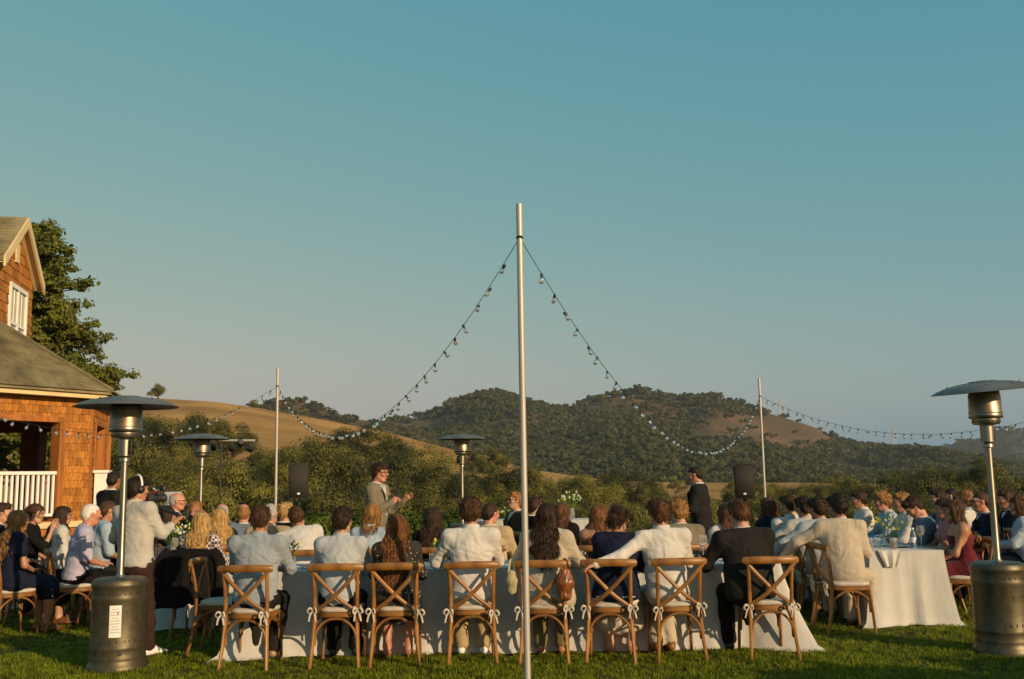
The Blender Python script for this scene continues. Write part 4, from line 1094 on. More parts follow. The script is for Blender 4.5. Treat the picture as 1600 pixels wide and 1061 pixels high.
table_with_cloth(.78, 1.26, 14.0, 14.6, 'small side table hidden under cloth', 'white cloth over the small table with a flower vase on it', seed=12, corner=.12, h=.98)
table_with_cloth(6.6, 7.5, 12.4, 16.0, 'folding table at the far right edge hidden under cloth', 'white cloth over the table at the far right edge', seed=14, corner=.1)
table_with_cloth(-7.5, -6.6, 11.0, 15.0, 'folding table at the far left edge hidden under cloth', 'white cloth over the table at the far left edge', seed=15, corner=.1)

def on_table(u, v, z=TZ): q = G(u, v, z); return q
q = P(456, 880, 9.85); flowers(q.x, 9.85, TZ, 8, .09, [M_petw, M_petw, M_pety], 'bud vase of white and yellow flowers by the blue shirted man', 1)
q = P(688, 880, 9.8); flowers(q.x, 9.8, TZ, 6, .08, [M_pety, M_petw, M_petg], 'bud vase with one yellow ball flower by the polka dot dress', 2, tall=1.2)
q = P(268, 860, 11.7); flowers(q.x, 11.7, TZ, 22, .17, [M_petw, M_petg, M_petw], 'large bunch of white stock flowers on the left table', 3, .05, .12, .30)
q = P(291, 850, 12.3); flowers(q.x, 12.3, TZ, 18, .17, [M_petg, M_pety, M_petw], 'bunch of lime and white flowers farther along the left table', 4, .05, .12, .28)
q = P(1388, 850, 11.3); flowers(q.x, 11.3, TZ, 26, .20, [M_pety, M_petw, M_pety, M_petg], 'spray of yellow and white flowers on the right hand table', 5, .05, .11, .30)
q = P(892, 830, 14.3); flowers(q.x, 14.3, .985, 26, .17, [M_petw, M_petw, M_petg], 'round bunch of white roses on the small side table', 6, .06, .15, .27)
q = P(803, 830, 14.8); flowers(q.x, 14.8, .965, 14, .22, [M_petw, M_petg], 'low spray of white flowers on the head table', 7, .05, .06, .15)
q = P(1070, 870, 9.95); flowers(q.x, 9.95, TZ, 7, .08, [M_petw], 'sprig of white filler flowers beside the clear wine glass', 8, tall=1.1)
q = P(1099, 873, 9.9); wineglass(q.x, 9.9, TZ, None, 'clear wine glass standing by the black suited man', 1.15)
q = P(1440, 858, 10.95); wineglass(q.x, 10.95, TZ, M_wine, 'glass of rosé wine beside the plastic water bottle', 1.15)
o = empty('water_bottle', (P(1428, 858, 10.95).x, 10.95, TZ)); mb = MB(); mb.lathe([(.030, 0), (.033, .01), (.031, .03), (.033, .05), (.033, .13), (.026, .165), (.013, .19), (.013, .20)], n=18); mb.build('bottle', M_water, o)
mb = MB(); mb.lathe([(.0335, .06), (.0335, .115)], n=18, capb=False, capt=False); mb.build('paper_band', mat('bottle_band', (.75, .78, .80), .5), o); mb = MB(); mb.lathe([(.0145, .195), (.0145, .215), (.001, .216)], n=14); mb.build('cap', mat('cap_white', (.8, .8, .8), .4), o)
tag(o, 'plastic water bottle standing on the right hand table', 'bottle')
for i, (u, y, m, lb) in enumerate([(1360, 11.0, M_amber, 'amber drink in a tumbler beside the cream suit'), (1397, 10.95, M_amber, 'amber drink in a tumbler below the yellow flowers'), (1372, 11.1, None, 'empty water tumbler among the right hand table flowers'),
                                   (247, 11.45, None, 'water tumbler on the left table near its front'), (258, 11.6, M_amber, 'amber drink on the left table under the white flowers'),
                                   (906, 9.9, None, 'water tumbler on the foreground table between the cream blouse and navy blazer'), (676, 9.85, None, 'water tumbler on the foreground table by the polka dot dress'), (1056, 10.0, None, 'water tumbler beside the sprig of white flowers')]):
    tumbler(P(u, 860, y).x, y, TZ, m, lb, fill=m)
wineglass(P(273, 860, 11.5).x, 11.5, TZ, M_wine, 'glass of pale wine on the left table')
wineglass(P(284, 860, 11.9).x, 11.9, TZ, M_amber, 'glass of red wine on the left table behind the flowers')
for i, (x, y) in enumerate([(-2.3, 9.72), (-1.55, 9.72), (-1.0, 9.72), (-.35, 9.72), (.33, 9.72), (.92, 9.72), (1.38, 9.72), (2.1, 9.72), (4.2, 11.15), (-3.75, 11.9)]):
    plate(x, y, TZ, 'white dinner plate ' + ['before the grey-blue shirted man', 'before the slim pale shirted man', 'before the polka dot dress', 'before the curly haired man', 'before the cream blouse', 'before the navy blazer', 'before the outstretched arm man', 'before the black suited man', 'by the water bottle on the right hand table', 'on the left table'][i])
napkin(1.72, 9.66, TZ, .3, 'crumpled white napkin near the black suited man'); napkin(.62, 9.66, TZ, 1.0, 'crumpled white napkin near the navy blazer'); napkin(-1.95, 9.68, TZ, .2, 'crumpled white napkin by the blue shirted man')
# napkin hanging over the right table's edge
mb = MB(); n = 8; vs = []
for j in range(n + 1):
    for i in range(n + 1):
        a = (i / n - .5) * .24 * (1 - .8 * max(0, j / n - .35)); b = j / n * .25
        vs.append((a, -.012 - max(0, min(.02, (b - .08) * .2)) - .012 * math.sin(i * 1.6) * (b > .08) + (-(.08 - b) * -1 if b < .08 else 0), .010 if b < .08 else .010 - (b - .08)))
mb.add(vs, [(j * (n + 1) + i, j * (n + 1) + i + 1, (j + 1) * (n + 1) + i + 1, (j + 1) * (n + 1) + i) for j in range(n) for i in range(n)])
q = P(1381, 860, 10.75); o = mb.build('napkin', M_cloth, None, loc=(q.x, 10.605, TZ)); tag(o, 'white napkin hanging over the front edge of the right hand table', 'napkin', 'napkins')
print('props', time.time() - T0)

# ------------------------------------------------------------------ people: distance-field modelling
def sn3(X, f, seed, n=5):
    """smooth pseudo-noise on points (n,3)"""
    r_ = np.random.default_rng(seed); out = np.zeros(len(X), np.float32)
    w = X * f + 0.6 * np.sin(X[:, [1, 2, 0]] * f * .7 + r_.uniform(0, 6, 3))
    for _ in range(n):
        k = r_.normal(0, 1, 3); k /= np.linalg.norm(k); out += np.sin(w @ (k * r_.uniform(.6, 1.6)) + r_.uniform(0, 6.28))
    return out / n
class Field:
    def __init__(s, lo, hi, h):
        s.lo = np.array(lo, np.float32); s.h = h
        s.n = np.ceil((np.array(hi) - s.lo) / h).astype(int) + 1
        s.ax = [(s.lo[i] + h * np.arange(s.n[i])).astype(np.float32) for i in range(3)]
        s.d = np.full(s.n, .12, np.float32)
    def _box(s, lo, hi):
        sl = []
        for i in range(3):
            a = max(0, int((lo[i] - s.lo[i]) / s.h)); b = min(s.n[i], int((hi[i] - s.lo[i]) / s.h) + 2)
            if b <= a: return None
            sl.append(slice(a, b))
        return tuple(sl)
    def prim(s, p0, p1, r0, r1=None, side=None, k=.03, op='add', mar=.06):
        """tapered elliptic capsule; r = radius or (half width along side, half depth)"""
        r1 = r0 if r1 is None else r1
        a0, b0 = r0 if hasattr(r0, '__len__') else (r0, r0); a1, b1 = r1 if hasattr(r1, '__len__') else (r1, r1)
        p0 = np.array(p0, np.float32); p1 = np.array(p1, np.float32)
        if np.linalg.norm(p1 - p0) < 1e-4: p1 = p0 + np.array([0, 0, 1e-3], np.float32)
        m = max(a0, a1, b0, b1) + mar
        sl = s._box(np.minimum(p0, p1) - m, np.maximum(p0, p1) + m)
        if sl is None: return s
        X = s.ax[0][sl[0]][:, None, None] - p0[0]; Y = s.ax[1][sl[1]][None, :, None] - p0[1]; Z = s.ax[2][sl[2]][None, None, :] - p0[2]
        a = p1 - p0; L = np.linalg.norm(a); u = a / L
        sd = np.array(side if side is not None else (1, 0, 0), np.float32); sd = sd - u * sd.dot(u)
        if np.linalg.norm(sd) < 1e-3: sd = np.cross(u, (0, 1, 0.1))
        sd = sd / np.linalg.norm(sd); fr = np.cross(u, sd)
        q = X * u[0] + Y * u[1] + Z * u[2]; t = np.clip(q, 0, L); qa = q - t; t /= L
        qs = X * sd[0] + Y * sd[1] + Z * sd[2]; qf = X * fr[0] + Y * fr[1] + Z * fr[2]
        A = a0 + (a1 - a0) * t; B = b0 + (b1 - b0) * t; mn = np.minimum(A, B)
        d = (np.sqrt((qs / A) ** 2 + (qf / B) ** 2 + (qa / mn) ** 2) - 1) * mn
        o = s.d[sl]
        if op == 'add':
            h = np.maximum(k - np.abs(o - d), 0) / k if k > 0 else 0
            s.d[sl] = np.minimum(o, d) - h * h * k * .25
        else:
            h = np.maximum(k - np.abs(o + d), 0) / k if k > 0 else 0
            s.d[sl] = np.maximum(o, -d) + h * h * k * .25
        return s
    def cut(s, n, c):
        """remove the side n.x > c"""
        n = np.array(n, np.float32)
        pl = s.ax[0][:, None, None] * n[0] + s.ax[1][None, :, None] * n[1] + s.ax[2][None, None, :] * n[2] - c
        s.d = np.maximum(s.d, pl); return s
    def cut_all(s, planes):
        """remove the region where every plane's n.x > c"""
        m = None
        for n, c in planes:
            pl = s.ax[0][:, None, None] * n[0] + s.ax[1][None, :, None] * n[1] + s.ax[2][None, None, :] * n[2] - c
            m = pl if m is None else np.minimum(m, pl)
        s.d = np.maximum(s.d, m); return s
    def nets(s):
        d = s.d; sg = d < 0
        sg[0] = sg[-1] = False; sg[:, 0] = sg[:, -1] = False; sg[:, :, 0] = sg[:, :, -1] = False
        d = np.where(sg, np.minimum(d, -1e-5), np.maximum(d, 1e-5))
        c = sg.astype(np.uint8)
        cnt = sum(c[i:c.shape[0] - 1 + i, j:c.shape[1] - 1 + j, k:c.shape[2] - 1 + k] for i in (0, 1) for j in (0, 1) for k in (0, 1))
        I = np.argwhere((cnt > 0) & (cnt < 8))
        idx = np.full(cnt.shape, -1, np.int32); idx[tuple(I.T)] = np.arange(len(I))
        off = np.array([(i, j, k) for i in (0, 1) for j in (0, 1) for k in (0, 1)])
        val = np.stack([d[tuple((I + o).T)] for o in off], 1)
        acc = np.zeros((len(I), 3), np.float32); n = np.zeros(len(I), np.float32)
        for a in range(8):
            for b in range(a + 1, 8):
                if np.abs(off[a] - off[b]).sum() != 1: continue
                va, vb = val[:, a], val[:, b]; m = (va < 0) != (vb < 0)
                t = np.where(m, va / np.where(m, va - vb, 1), 0)[:, None]
                acc += np.where(m[:, None], off[a] + t * (off[b] - off[a]), 0); n += m
        V = s.lo + (I + acc / n[:, None]) * s.h
        Q = []
        for ax in range(3):
            a = [slice(None)] * 3; b = [slice(None)] * 3; a[ax] = slice(0, -1); b[ax] = slice(1, None)
            A, B = sg[tuple(a)], sg[tuple(b)]
            o1, o2 = [(1, 2), (2, 0), (0, 1)][ax]
            for fl in (0, 1):
                E = np.argwhere((A & ~B) if fl == 0 else (~A & B))
                if not len(E): continue
                e1 = np.zeros(3, int); e1[o1] = 1; e2 = np.zeros(3, int); e2[o2] = 1
                q = np.stack([idx[tuple((E - e1 - e2).T)], idx[tuple((E - e2).T)], idx[tuple(E.T)], idx[tuple((E - e1).T)]], 1)
                Q.append(q if fl == 0 else q[:, ::-1])
        return V.astype(np.float32), np.concatenate(Q).astype(np.int32)
def vnorm(V, Q):
    n = np.cross(V[Q[:, 2]] - V[Q[:, 0]], V[Q[:, 3]] - V[Q[:, 1]]); N = np.zeros_like(V)
    for k in range(4): np.add.at(N, Q[:, k], n)
    return N / (np.linalg.norm(N, axis=1, keepdims=True) + 1e-9)
def relax(V, Q, it=1, w=.5):
    for _ in range(it):
        S_ = np.zeros_like(V); c = np.zeros(len(V), np.float32)
        for k in range(4):
            np.add.at(S_, Q[:, k], V[Q[:, (k + 1) % 4]]); np.add.at(c, Q[:, k], 1)
            np.add.at(S_, Q[:, k], V[Q[:, (k + 3) % 4]]); np.add.at(c, Q[:, k], 1)
        V = V * (1 - w) + w * S_ / c[:, None]
    return V

# ---- materials for people
def skin(tone):
    c = {'fair': (.47, .255, .165), 'tan': (.39, .19, .105), 'ruddy': (.47, .21, .135), 'deep': (.28, .13, .07)}[tone]
    return mat('skin_' + tone, c, .48, var=.07, scale=22, bump=.05, bscale=180, spec=.4)
M_eye = mat('eye', (.03, .02, .015), .2, var=0.0); M_lip = mat('lip', (.38, .13, .10), .45, var=.05)
HAIRC = {'dark': ((.050, .026, .014), (.014, .008, .005)), 'brown': ((.13, .060, .024), (.045, .020, .009)), 'auburn': ((.20, .080, .024), (.060, .024, .009)), 'black': ((.028, .018, .013), (.009, .006, .005)),
         'blond': ((.50, .32, .12), (.24, .13, .045)), 'sandy': ((.34, .17, .055), (.14, .065, .02)), 'grey': ((.46, .43, .38), (.22, .20, .17)), 'white': ((.74, .70, .62), (.50, .46, .40)), 'mid': ((.085, .042, .018), (.028, .014, .007))}
def hairmat(c):
    a, b = HAIRC[c]
    return mat('hair_' + c, a, .55, col2=b, scale=34, stretch=(1.6, 1.6, .22), bump=.7, bscale=90, spec=.18, detail=6)
def cloth(name, col, rough=.85, var=.05, sheen=.12, bump=.25):
    """woven cloth: fine weave plus soft creases as relief"""
    if 'cloth_' + name in MATS: return MATS['cloth_' + name]
    return crease(mat('cloth_' + name, col, rough, var=var, scale=7, bump=bump, bscale=300, sheen=sheen if max(col) > .1 else 0, spec=.2 if max(col) > .1 else .1), 6.0, .06, .5)
def pattern_mat(name, base, spot, kind, scale):
    if name in MATS: return MATS[name]
    m = bpy.data.materials.new(name); MATS[name] = m; n, l, b, o = nodes_of(m)
    tc = n.new('ShaderNodeTexCoord'); mx = n.new('ShaderNodeMix'); mx.data_type = 'RGBA'
    mx.inputs[6].default_value = (*base, 1); mx.inputs[7].default_value = (*spot, 1)
    if kind == 'dots':
        vo = n.new('ShaderNodeTexVoronoi'); vo.inputs['Scale'].default_value = scale; vo.inputs['Randomness'].default_value = .75
        l.new(tc.outputs['Object'], vo.inputs['Vector']); lt = n.new('ShaderNodeMath'); lt.operation = 'LESS_THAN'; lt.inputs[1].default_value = .155
        l.new(vo.outputs['Distance'], lt.inputs[0]); l.new(lt.outputs[0], mx.inputs[0])
    else:
        ch = n.new('ShaderNodeTexChecker'); ch.inputs['Scale'].default_value = scale; l.new(tc.outputs['Object'], ch.inputs[0]); l.new(ch.outputs[1], mx.inputs[0])
    l.new(mx.outputs[2], b.inputs['Base Color']); b.inputs['Roughness'].default_value = .85
    return m

# ---- head template (origin between the ears, +y = face)
def head_template(fem=False, heavy=False, h=.0068):
    F = Field((-.11, -.13, -.245), (.11, .15, .14), h)
    F.prim((0, -.018, .012), (0, -.018, .045), (.074, .094), (.068, .088), k=.02)
    w = .050 if fem else .056
    F.prim((0, .018, .01), (0, .034, -.082), (.061, .066), (w - .016, .040), k=.03)
    F.prim((0, .052, -.090), (0, .054, -.096), (.022, .024), k=.02)                        # chin
    for s in (-1, 1):
        F.prim((s * .045, .0, -.06), (s * .028, .04, -.09), .022, .02, k=.03)                # jaw
        F.prim((s * .042, .058, -.018), (s * .034, .064, -.028), .022, .018, k=.02)            # cheek
        F.prim((s * .075, -.012, .018), (s * .070, -.006, -.022), (.009, .024), (.007, .014), side=(1, 0, 0), k=.006)   # ear
        F.prim((s * .082, -.012, .012), (s * .078, -.006, -.014), (.006, .019), (.004, .008), side=(1, .35 * s, 0), k=.005)
        F.prim((s * .032, .098, .010), (s * .030, .098, .008), .016, k=.012, op='sub')
    F.prim((-.036, .075, .030), (.036, .075, .030), .013, k=.018)                             # brow
    F.prim((0, .082, .018), (0, .103, -.018), .007, .0125, k=.012)
    for s in (-1, 1): F.prim((s * .010, .096, -.022), (s * .010, .092, -.024), .009, k=.006)
    F.prim((-.017, .083, -.050), (.017, .083, -.050), .0075, k=.008); F.prim((-.014, .082, -.061), (.014, .082, -.061), .0085, k=.008)
    nr = (.047 if fem else .056) + (.008 if heavy else 0)
    F.prim((0, -.026, -.05), (0, -.045, -.21), (nr, nr), (nr * 1.08, nr), k=.03)
    F.prim((0, -.040, -.20), (0, -.045, -.235), (nr * 1.08, nr), (nr * 1.45, nr * 1.1), k=.02)
    V, Q = F.nets(); V = relax(V, Q, 1, .35)
    c = V[Q].mean(1); mi = np.zeros(len(Q), np.int32)
    for s in (-1, 1):
        mi[(np.linalg.norm((c - np.array([s * .032, .086, .010])) * np.array([.8, .8, 1.5]), axis=1) < .0125)] = 1
    mi[(np.abs(c[:, 0]) < .022) & (np.abs(c[:, 2] + .055) < .011) & (c[:, 1] > .080)] = 2
    return V, Q, mi
HEADS = {(k, lo): head_template(a, b, .0092 if lo else .0068) for k, a, b in (('m', False, False), ('f', True, False), ('h', False, True)) for lo in (0, 1)}

# ---- hair templates in the head frame
def strips(base, dirs, L, w, seg, r_, droop=0.35, lift=.004):
    """thin ribbons that start at base and flow along dirs"""
    n = len(base); V = []; pts = [base]; d = dirs.copy()
    for k in range(seg):
        d = d + np.array([0, 0, -droop]) * (k + 1) / seg + r_.normal(0, .12, d.shape); d /= np.linalg.norm(d, axis=1, keepdims=True)
        pts.append(pts[-1] + d * (L / seg)[:, None])
    out = r_.normal(0, 1, (n, 3)); side = np.cross(dirs, out); side /= np.linalg.norm(side, axis=1, keepdims=True) + 1e-9
    for k, p in enumerate(pts):
        ww = w * (1 - .75 * k / seg); V += [p - side * ww, p + side * ww]
    V = np.stack(V, 1).reshape(-1, 3); m = 2 * (seg + 1)
    Q = np.concatenate([np.stack([np.arange(n) * m + 2 * k, np.arange(n) * m + 2 * k + 1, np.arange(n) * m + 2 * k + 3, np.arange(n) * m + 2 * k + 2], 1) for k in range(seg)])
    return V.astype(np.float32), Q.astype(np.int32)
def hair_template(style, seed, lo=0):
    r_ = np.random.default_rng(seed)
    long = style in ('long', 'wavy', 'longer'); LEN = {'long': .34, 'wavy': .30, 'longer': .44}.get(style, 0)
    F = Field((-.17, -.24, -.62 if long else -.24), (.17, .16, .20), .0115 if lo else .0085)
    g = {'crop': .007, 'short': .014, 'curly': .024, 'side': .017, 'thin': .006, 'bob': .022}.get(style, .014)
    F.prim((0, -.020, .014), (0, -.020, .047), (.074 + g, .095 + g), (.069 + g, .089 + g * 1.25), k=.02)
    if style == 'side': F.prim((-.03, .05, .10), (.05, .03, .11), .028, .024, k=.03)
    if style in ('short', 'curly'): F.prim((-.035, .055, .095), (.035, .055, .098), .022 + g * .3, k=.03)
    if style == 'curly':
        for _ in range(16):
            a = r_.uniform(0, 6.28); b = r_.uniform(.2, 1.3); v = np.array([math.cos(a) * math.cos(b), math.sin(a) * math.cos(b), math.sin(b)])
            F.prim(v * np.array([.088, .105, .10]) + np.array([0, -.02, .025]), v * np.array([.090, .108, .104]) + np.array([0, -.02, .03]), .024, k=.012)
    if style in ('short', 'curly', 'side', 'crop', 'thin'):
        F.prim((0, -.070, -.02), (0, -.066, -.075), (.062 + g * .4, .036 + g * .6), (.044, .020), k=.03)
    if long:
        F.prim((0, -.06, .0), (0, -.085, -.14), (.092, .052), (.105, .045), k=.05)
        F.prim((0, -.085, -.14), (0, -.125, -.14 - LEN * .55), (.105, .042), (.112, .030), k=.05)
        F.prim((0, -.125, -.14 - LEN * .55), (.01, -.130, -.14 - LEN), (.112, .028), (.065, .014), k=.04)
        for s in (-1, 1): F.prim((s * .070, .02, .03), (s * .088, -.02, -.17), (.026, .030), (.030, .026), k=.04)
    if style == 'bob':
        F.prim((0, -.05, .0), (0, -.055, -.12), (.098, .062), (.098, .050), k=.05)
        for s in (-1, 1): F.prim((s * .074, .02, .03), (s * .084, .015, -.10), (.022, .030), (.020, .022), k=.03)
    if style in ('bun', 'updo'):
        F.prim((0, -.115, .0), (0, -.125, -.01), .048, k=.02); F.prim((.02, -.13, .015), (-.02, -.135, -.02), .034, k=.012)
    if style == 'pony':
        F.prim((0, -.11, .02), (0, -.135, -.02), .030, .032, k=.02); F.prim((0, -.135, -.02), (.01, -.13, -.26), (.042, .034), (.018, .012), k=.02)
    # take the face out
    hl = {'crop': .060, 'thin': .075}.get(style, .052)
    F.cut_all([((0, 1, 0), .026 if not long and style != 'bob' else .034), ((0, -.25, -1), -hl)])
    if style in ('short', 'curly', 'side', 'crop', 'thin', 'bun', 'updo', 'pony'):
        F.cut_all([((0, 1, 0), -.030), ((0, 0, -1), -.004 if style != 'curly' else .012)])            # in front of and around the ears
        F.cut_all([((0, 1, 0), -.4), ((0, -.3, -1), .105)])
    if style == 'thin': F.cut_all([((0, .35, 1), .052)])                                         # bald crown
    V, Q = F.nets(); N = vnorm(V, Q)
    am = {'crop': .002, 'thin': .002, 'short': .0055, 'side': .006, 'curly': .0085, 'wavy': .009}.get(style, .005)
    fr = {'curly': 95, 'short': 80, 'crop': 130}.get(style, 70)
    if long or style in ('bob', 'pony', 'bun', 'updo'):
        Vs = V * np.array([1, 1, .16]); V = V + N * ((sn3(Vs, 120, seed) * am * .8 + sn3(V, 26, seed + 1) * am * (1.3 if style == 'wavy' else .5))[:, None])
        if style == 'wavy': V[:, 0] += .010 * np.sin(V[:, 2] * 38 + V[:, 0] * 20) * np.clip(-V[:, 2] * 5, 0, 1)
    else: V = V + N * ((sn3(V, fr, seed) * am + sn3(V, 28, seed + 3) * am * .6)[:, None])
    # loose strands
    cen_ = np.array([0, -.02, .03]); k = r_.integers(0, len(V), (700 if long else 520) // 2 if lo else (1100 if long else 900)); b = V[k]; nn = N[k]
    dn = np.array([0, -.25, -1.0])[None] if long or style in ('bob', 'pony') else np.array([0, -.3, -.5])[None]
    t = dn - nn * (nn * dn).sum(1, keepdims=True); t /= np.linalg.norm(t, axis=1, keepdims=True) + 1e-6
    if style == 'curly': d = nn * .9 + t * .5 + r_.normal(0, .5, nn.shape)
    elif style in ('short', 'side'): d = nn * .45 + t + r_.normal(0, .3, nn.shape)
    else: d = nn * .10 + t + r_.normal(0, .09, nn.shape)
    L = r_.uniform(.6, 1.2, len(b)) * ({'curly': .036, 'short': .042, 'side': .048, 'crop': .014, 'thin': .012}.get(style, .10))
    SV, SQ = strips(b - nn * .003, d / np.linalg.norm(d, axis=1, keepdims=True), L, .0042 if lo else .0026, 2 if lo else 3, r_, .15 if style in ('short', 'curly', 'side') else .5)
    return np.concatenate([V, SV]).astype(np.float32), np.concatenate([Q, SQ + len(V)])
HAIRS = {}
def hair_of(style, seed, lo=0):
    key = (style, seed % 3, lo)
    if key not in HAIRS: HAIRS[key] = hair_template(style, 900 + seed % 3 * 17 + len(style), lo)
    return HAIRS[key]

# ---- hand template: +y fingers, palm faces -z, thumb on +x
def hand_template(curl):
    mb = MB()
    mb.tube([(0, -.02, 0), (0, .01, 0), (.002, .05, 0), (.003, .088, -.002)], [.026, .032, .040, .037], 10, up=(1, 0, 0), flat=(1, .42))
    for i, (x, l) in enumerate(((.029, .070), (.010, .078), (-.010, .072), (-.028, .058))):
        p = Vector((x, .080, -.002)); d = Vector((x * .6, 1, 0)).normalized(); pts = [p - d * .02]; a = 0
        for sgm in (.46, .31, .23):
            pts.append(p.copy()); a += curl * (.55 if sgm > .4 else .8)
            dd = Vector((d.x * math.cos(a), d.y * math.cos(a), -math.sin(a))); p = p + dd * l * sgm
        pts.append(p)
        mb.tube(pts, [.0085, .0092, .0085, .0078, .0058], 6)
    mb.tube([(.026, .015, -.004), (.046, .040, -.012), (.056, .066, -.020 - .02 * curl), (.054, .090, -.026 - .04 * curl)], [.015, .0125, .0105, .007], 6)
    V = np.array(mb.v, np.float32); return V, mb.f
HANDS = {c: hand_template(c) for c in (.15, .5, 1.05)}

def npv(v): return np.array(v, np.float32)
def lerp(a, b, t): return a + (b - a) * t
def rotm(yaw=0, pitch=0, roll=0):
    """head/torso turn: yaw left +, pitch down +, roll to the person's right +"""
    return np.array(Matrix.Rotation(yaw, 3, 'Z') @ Matrix.Rotation(-pitch, 3, 'X') @ Matrix.Rotation(roll, 3, 'Y'), np.float32)

ARM = {   # elbow, wrist for the right arm (x > 0), metres, relative to the shoulder; mirrored for the left
    'table': ((.075, .13, -.245), (-.03, .36, -.265)), 'tablein': ((.06, .15, -.24), (-.14, .33, -.25)), 'lap': ((.07, .03, -.275), (-.10, .22, -.36)), 'side': ((.07, -.03, -.285), (.09, .03, -.54)),
    'wide': ((.13, .10, -.235), (.03, .33, -.265)), 'chin': ((.04, .22, -.22), (-.10, .27, .05)), 'hip': ((.10, .02, -.27), (.02, .19, -.34)), 'mic': ((.03, .06, -.28), (-.10, .27, -.15)), 'gesture': ((.06, .08, -.27), (.02, .31, -.13)),
    'read': ((.06, .06, -.275), (-.04, .30, -.20)), 'cam': ((.09, .06, -.26), (-.02, .28, -.12)), 'cross': ((.05, .10, -.25), (-.20, .20, -.22)), 'back': ((.19, .04, -.13), (.46, .02, -.16))}
NP = [0]; STATS = [0]; HEADX = {}; HANDX = {}
def person(label, pos, yaw=0.0, sex='m', s=1.0, pose='sit', lean=4, side=0, twist=0, head=(0, 0, 0), hair=('short', 'brown'), tone='fair', arms=('table', 'table'), top=('shirt', 'white'),
           bottom=('trousers', 'navy'), shoes='brown', tuck=0.0, group='guests at the tables', seat=.49, curl=.5, width=1.0, sleeve=1.0, cat='person', feet=True, vox=.0135, wrinkle=1.0, skirt_len=.5, shift=0.0, spread=1.0, hump=0.0, htop=None, ts=1.0):
    lo = 0 if vox < .012 else 1; K = 1.42 if lo else 1.0; vox = vox * 1.33 if lo else vox
    NP[0] += 1; seed = NP[0]; r_ = np.random.default_rng(seed)
    f = sex == 'f'; sc = s * (.945 if f else 1.0)
    zp = (seat + .085) if pose == 'sit' else .90 * sc + .03
    ln, sd_ = R(lean), R(side)
    SHW = (.160 if f else .182) * sc * width
    # spine as bending chain
    def dirn(a): return npv((math.sin(sd_) * math.cos(a), math.sin(a), math.cos(a) * math.cos(sd_)))
    hip = npv((shift, 0, zp)); T_ = ts
    for _ in range(3 if htop else 1):
        p1 = hip + dirn(ln * .5) * .19 * sc * T_; p2 = p1 + dirn(ln * 1.0 + R(hump * .5)) * .19 * sc * T_; p3 = p2 + dirn(ln * 1.25 + R(hump)) * .125 * sc * T_; nb = p3 + dirn(ln * 1.3 + R(4 + hump * 1.2)) * .075 * sc
        top_ = nb[2] + math.cos(ln * .9 + R(8 + hump)) * .150 * sc + .135
        if htop: T_ = min(1.16, max(.80, T_ * (1 + (htop - top_) / max(.2, p3[2] - hip[2]))))
    tw = R(twist)
    sx1 = npv((math.cos(tw * .4), math.sin(tw * .4), 0)); sx = npv((math.cos(tw), math.sin(tw), -math.sin(sd_) * .6)); sx /= np.linalg.norm(sx)
    fw = npv((-math.sin(tw), math.cos(tw), 0))
    hy, hp, hr = head
    HR = rotm(tw + R(hy), R(hp) + ln * .4, R(hr) + sd_ * .5)
    hc = nb + npv((0, 0, 0)) + dirn(ln * .9 + R(8 + hump)) * .150 * sc + HR @ npv((0, .012 - .03 * math.sin(R(min(0, hp))), 0))
    HS = .985 * (sc ** .5) * (.97 if f else 1.0)
    hcs = 1.0 * HS
    SH = {q: p3 + sx * (q * SHW) + npv((0, 0, .012)) * sc - fw * .006 for q in (-1, 1)}
    el, wr = {}, {}
    for q, a in ((-1, arms[0]), (1, arms[1])):
        if isinstance(a, str): e, w = ARM[a]; e, w = npv(e), npv(w)
        else: e, w = npv(a[0]), npv(a[1])
        def M_(v): return sx * (v[0] * q) * 1.0 + fw * v[1] + npv((0, 0, v[2]))
        el[q] = SH[q] + M_(e) * sc; wr[q] = SH[q] + M_(w) * sc
        L1 = .285 * sc; L2 = .255 * sc
        v = el[q] - SH[q]; el[q] = SH[q] + v / np.linalg.norm(v) * L1
        v = wr[q] - el[q]; wr[q] = el[q] + v / np.linalg.norm(v) * L2
    hipj, kn, an, toe = {}, {}, {}, {}
    for q in (-1, 1):
        hipj[q] = hip + npv((q * .088 * sc, .0, -.015))
        if pose == 'sit':
            tk = tuck if not hasattr(tuck, '__len__') else tuck[0 if q < 0 else 1]
            kn[q] = hip + npv((q * .115 * sc * spread, .415 * sc, -.055)); kn[q][2] = min(kn[q][2], .53)
            an[q] = npv((shift + q * .10 * sc * spread, .40 * sc - .34 * tk, .085 + .05 * tk))
            toe[q] = an[q] + npv((q * .02, .145 - .02 * tk, -.055 - .05 * tk + (0 if tk < .2 else 0)))
        else:
            st = tuck if hasattr(tuck, '__len__') else (0, 0)
            k = st[0 if q < 0 else 1]
            kn[q] = hip + npv((q * .095 * sc * spread, .02 + k * .5, -.43 * sc)); an[q] = npv((shift + q * .10 * sc * spread, -.01 + k, .085))
            toe[q] = an[q] + npv((q * .03, .15, -.055))
    AW = (.118 if f else .142) * width; CW = (.132 if f else .158) * width; PW = (.168 if f else .160) * width
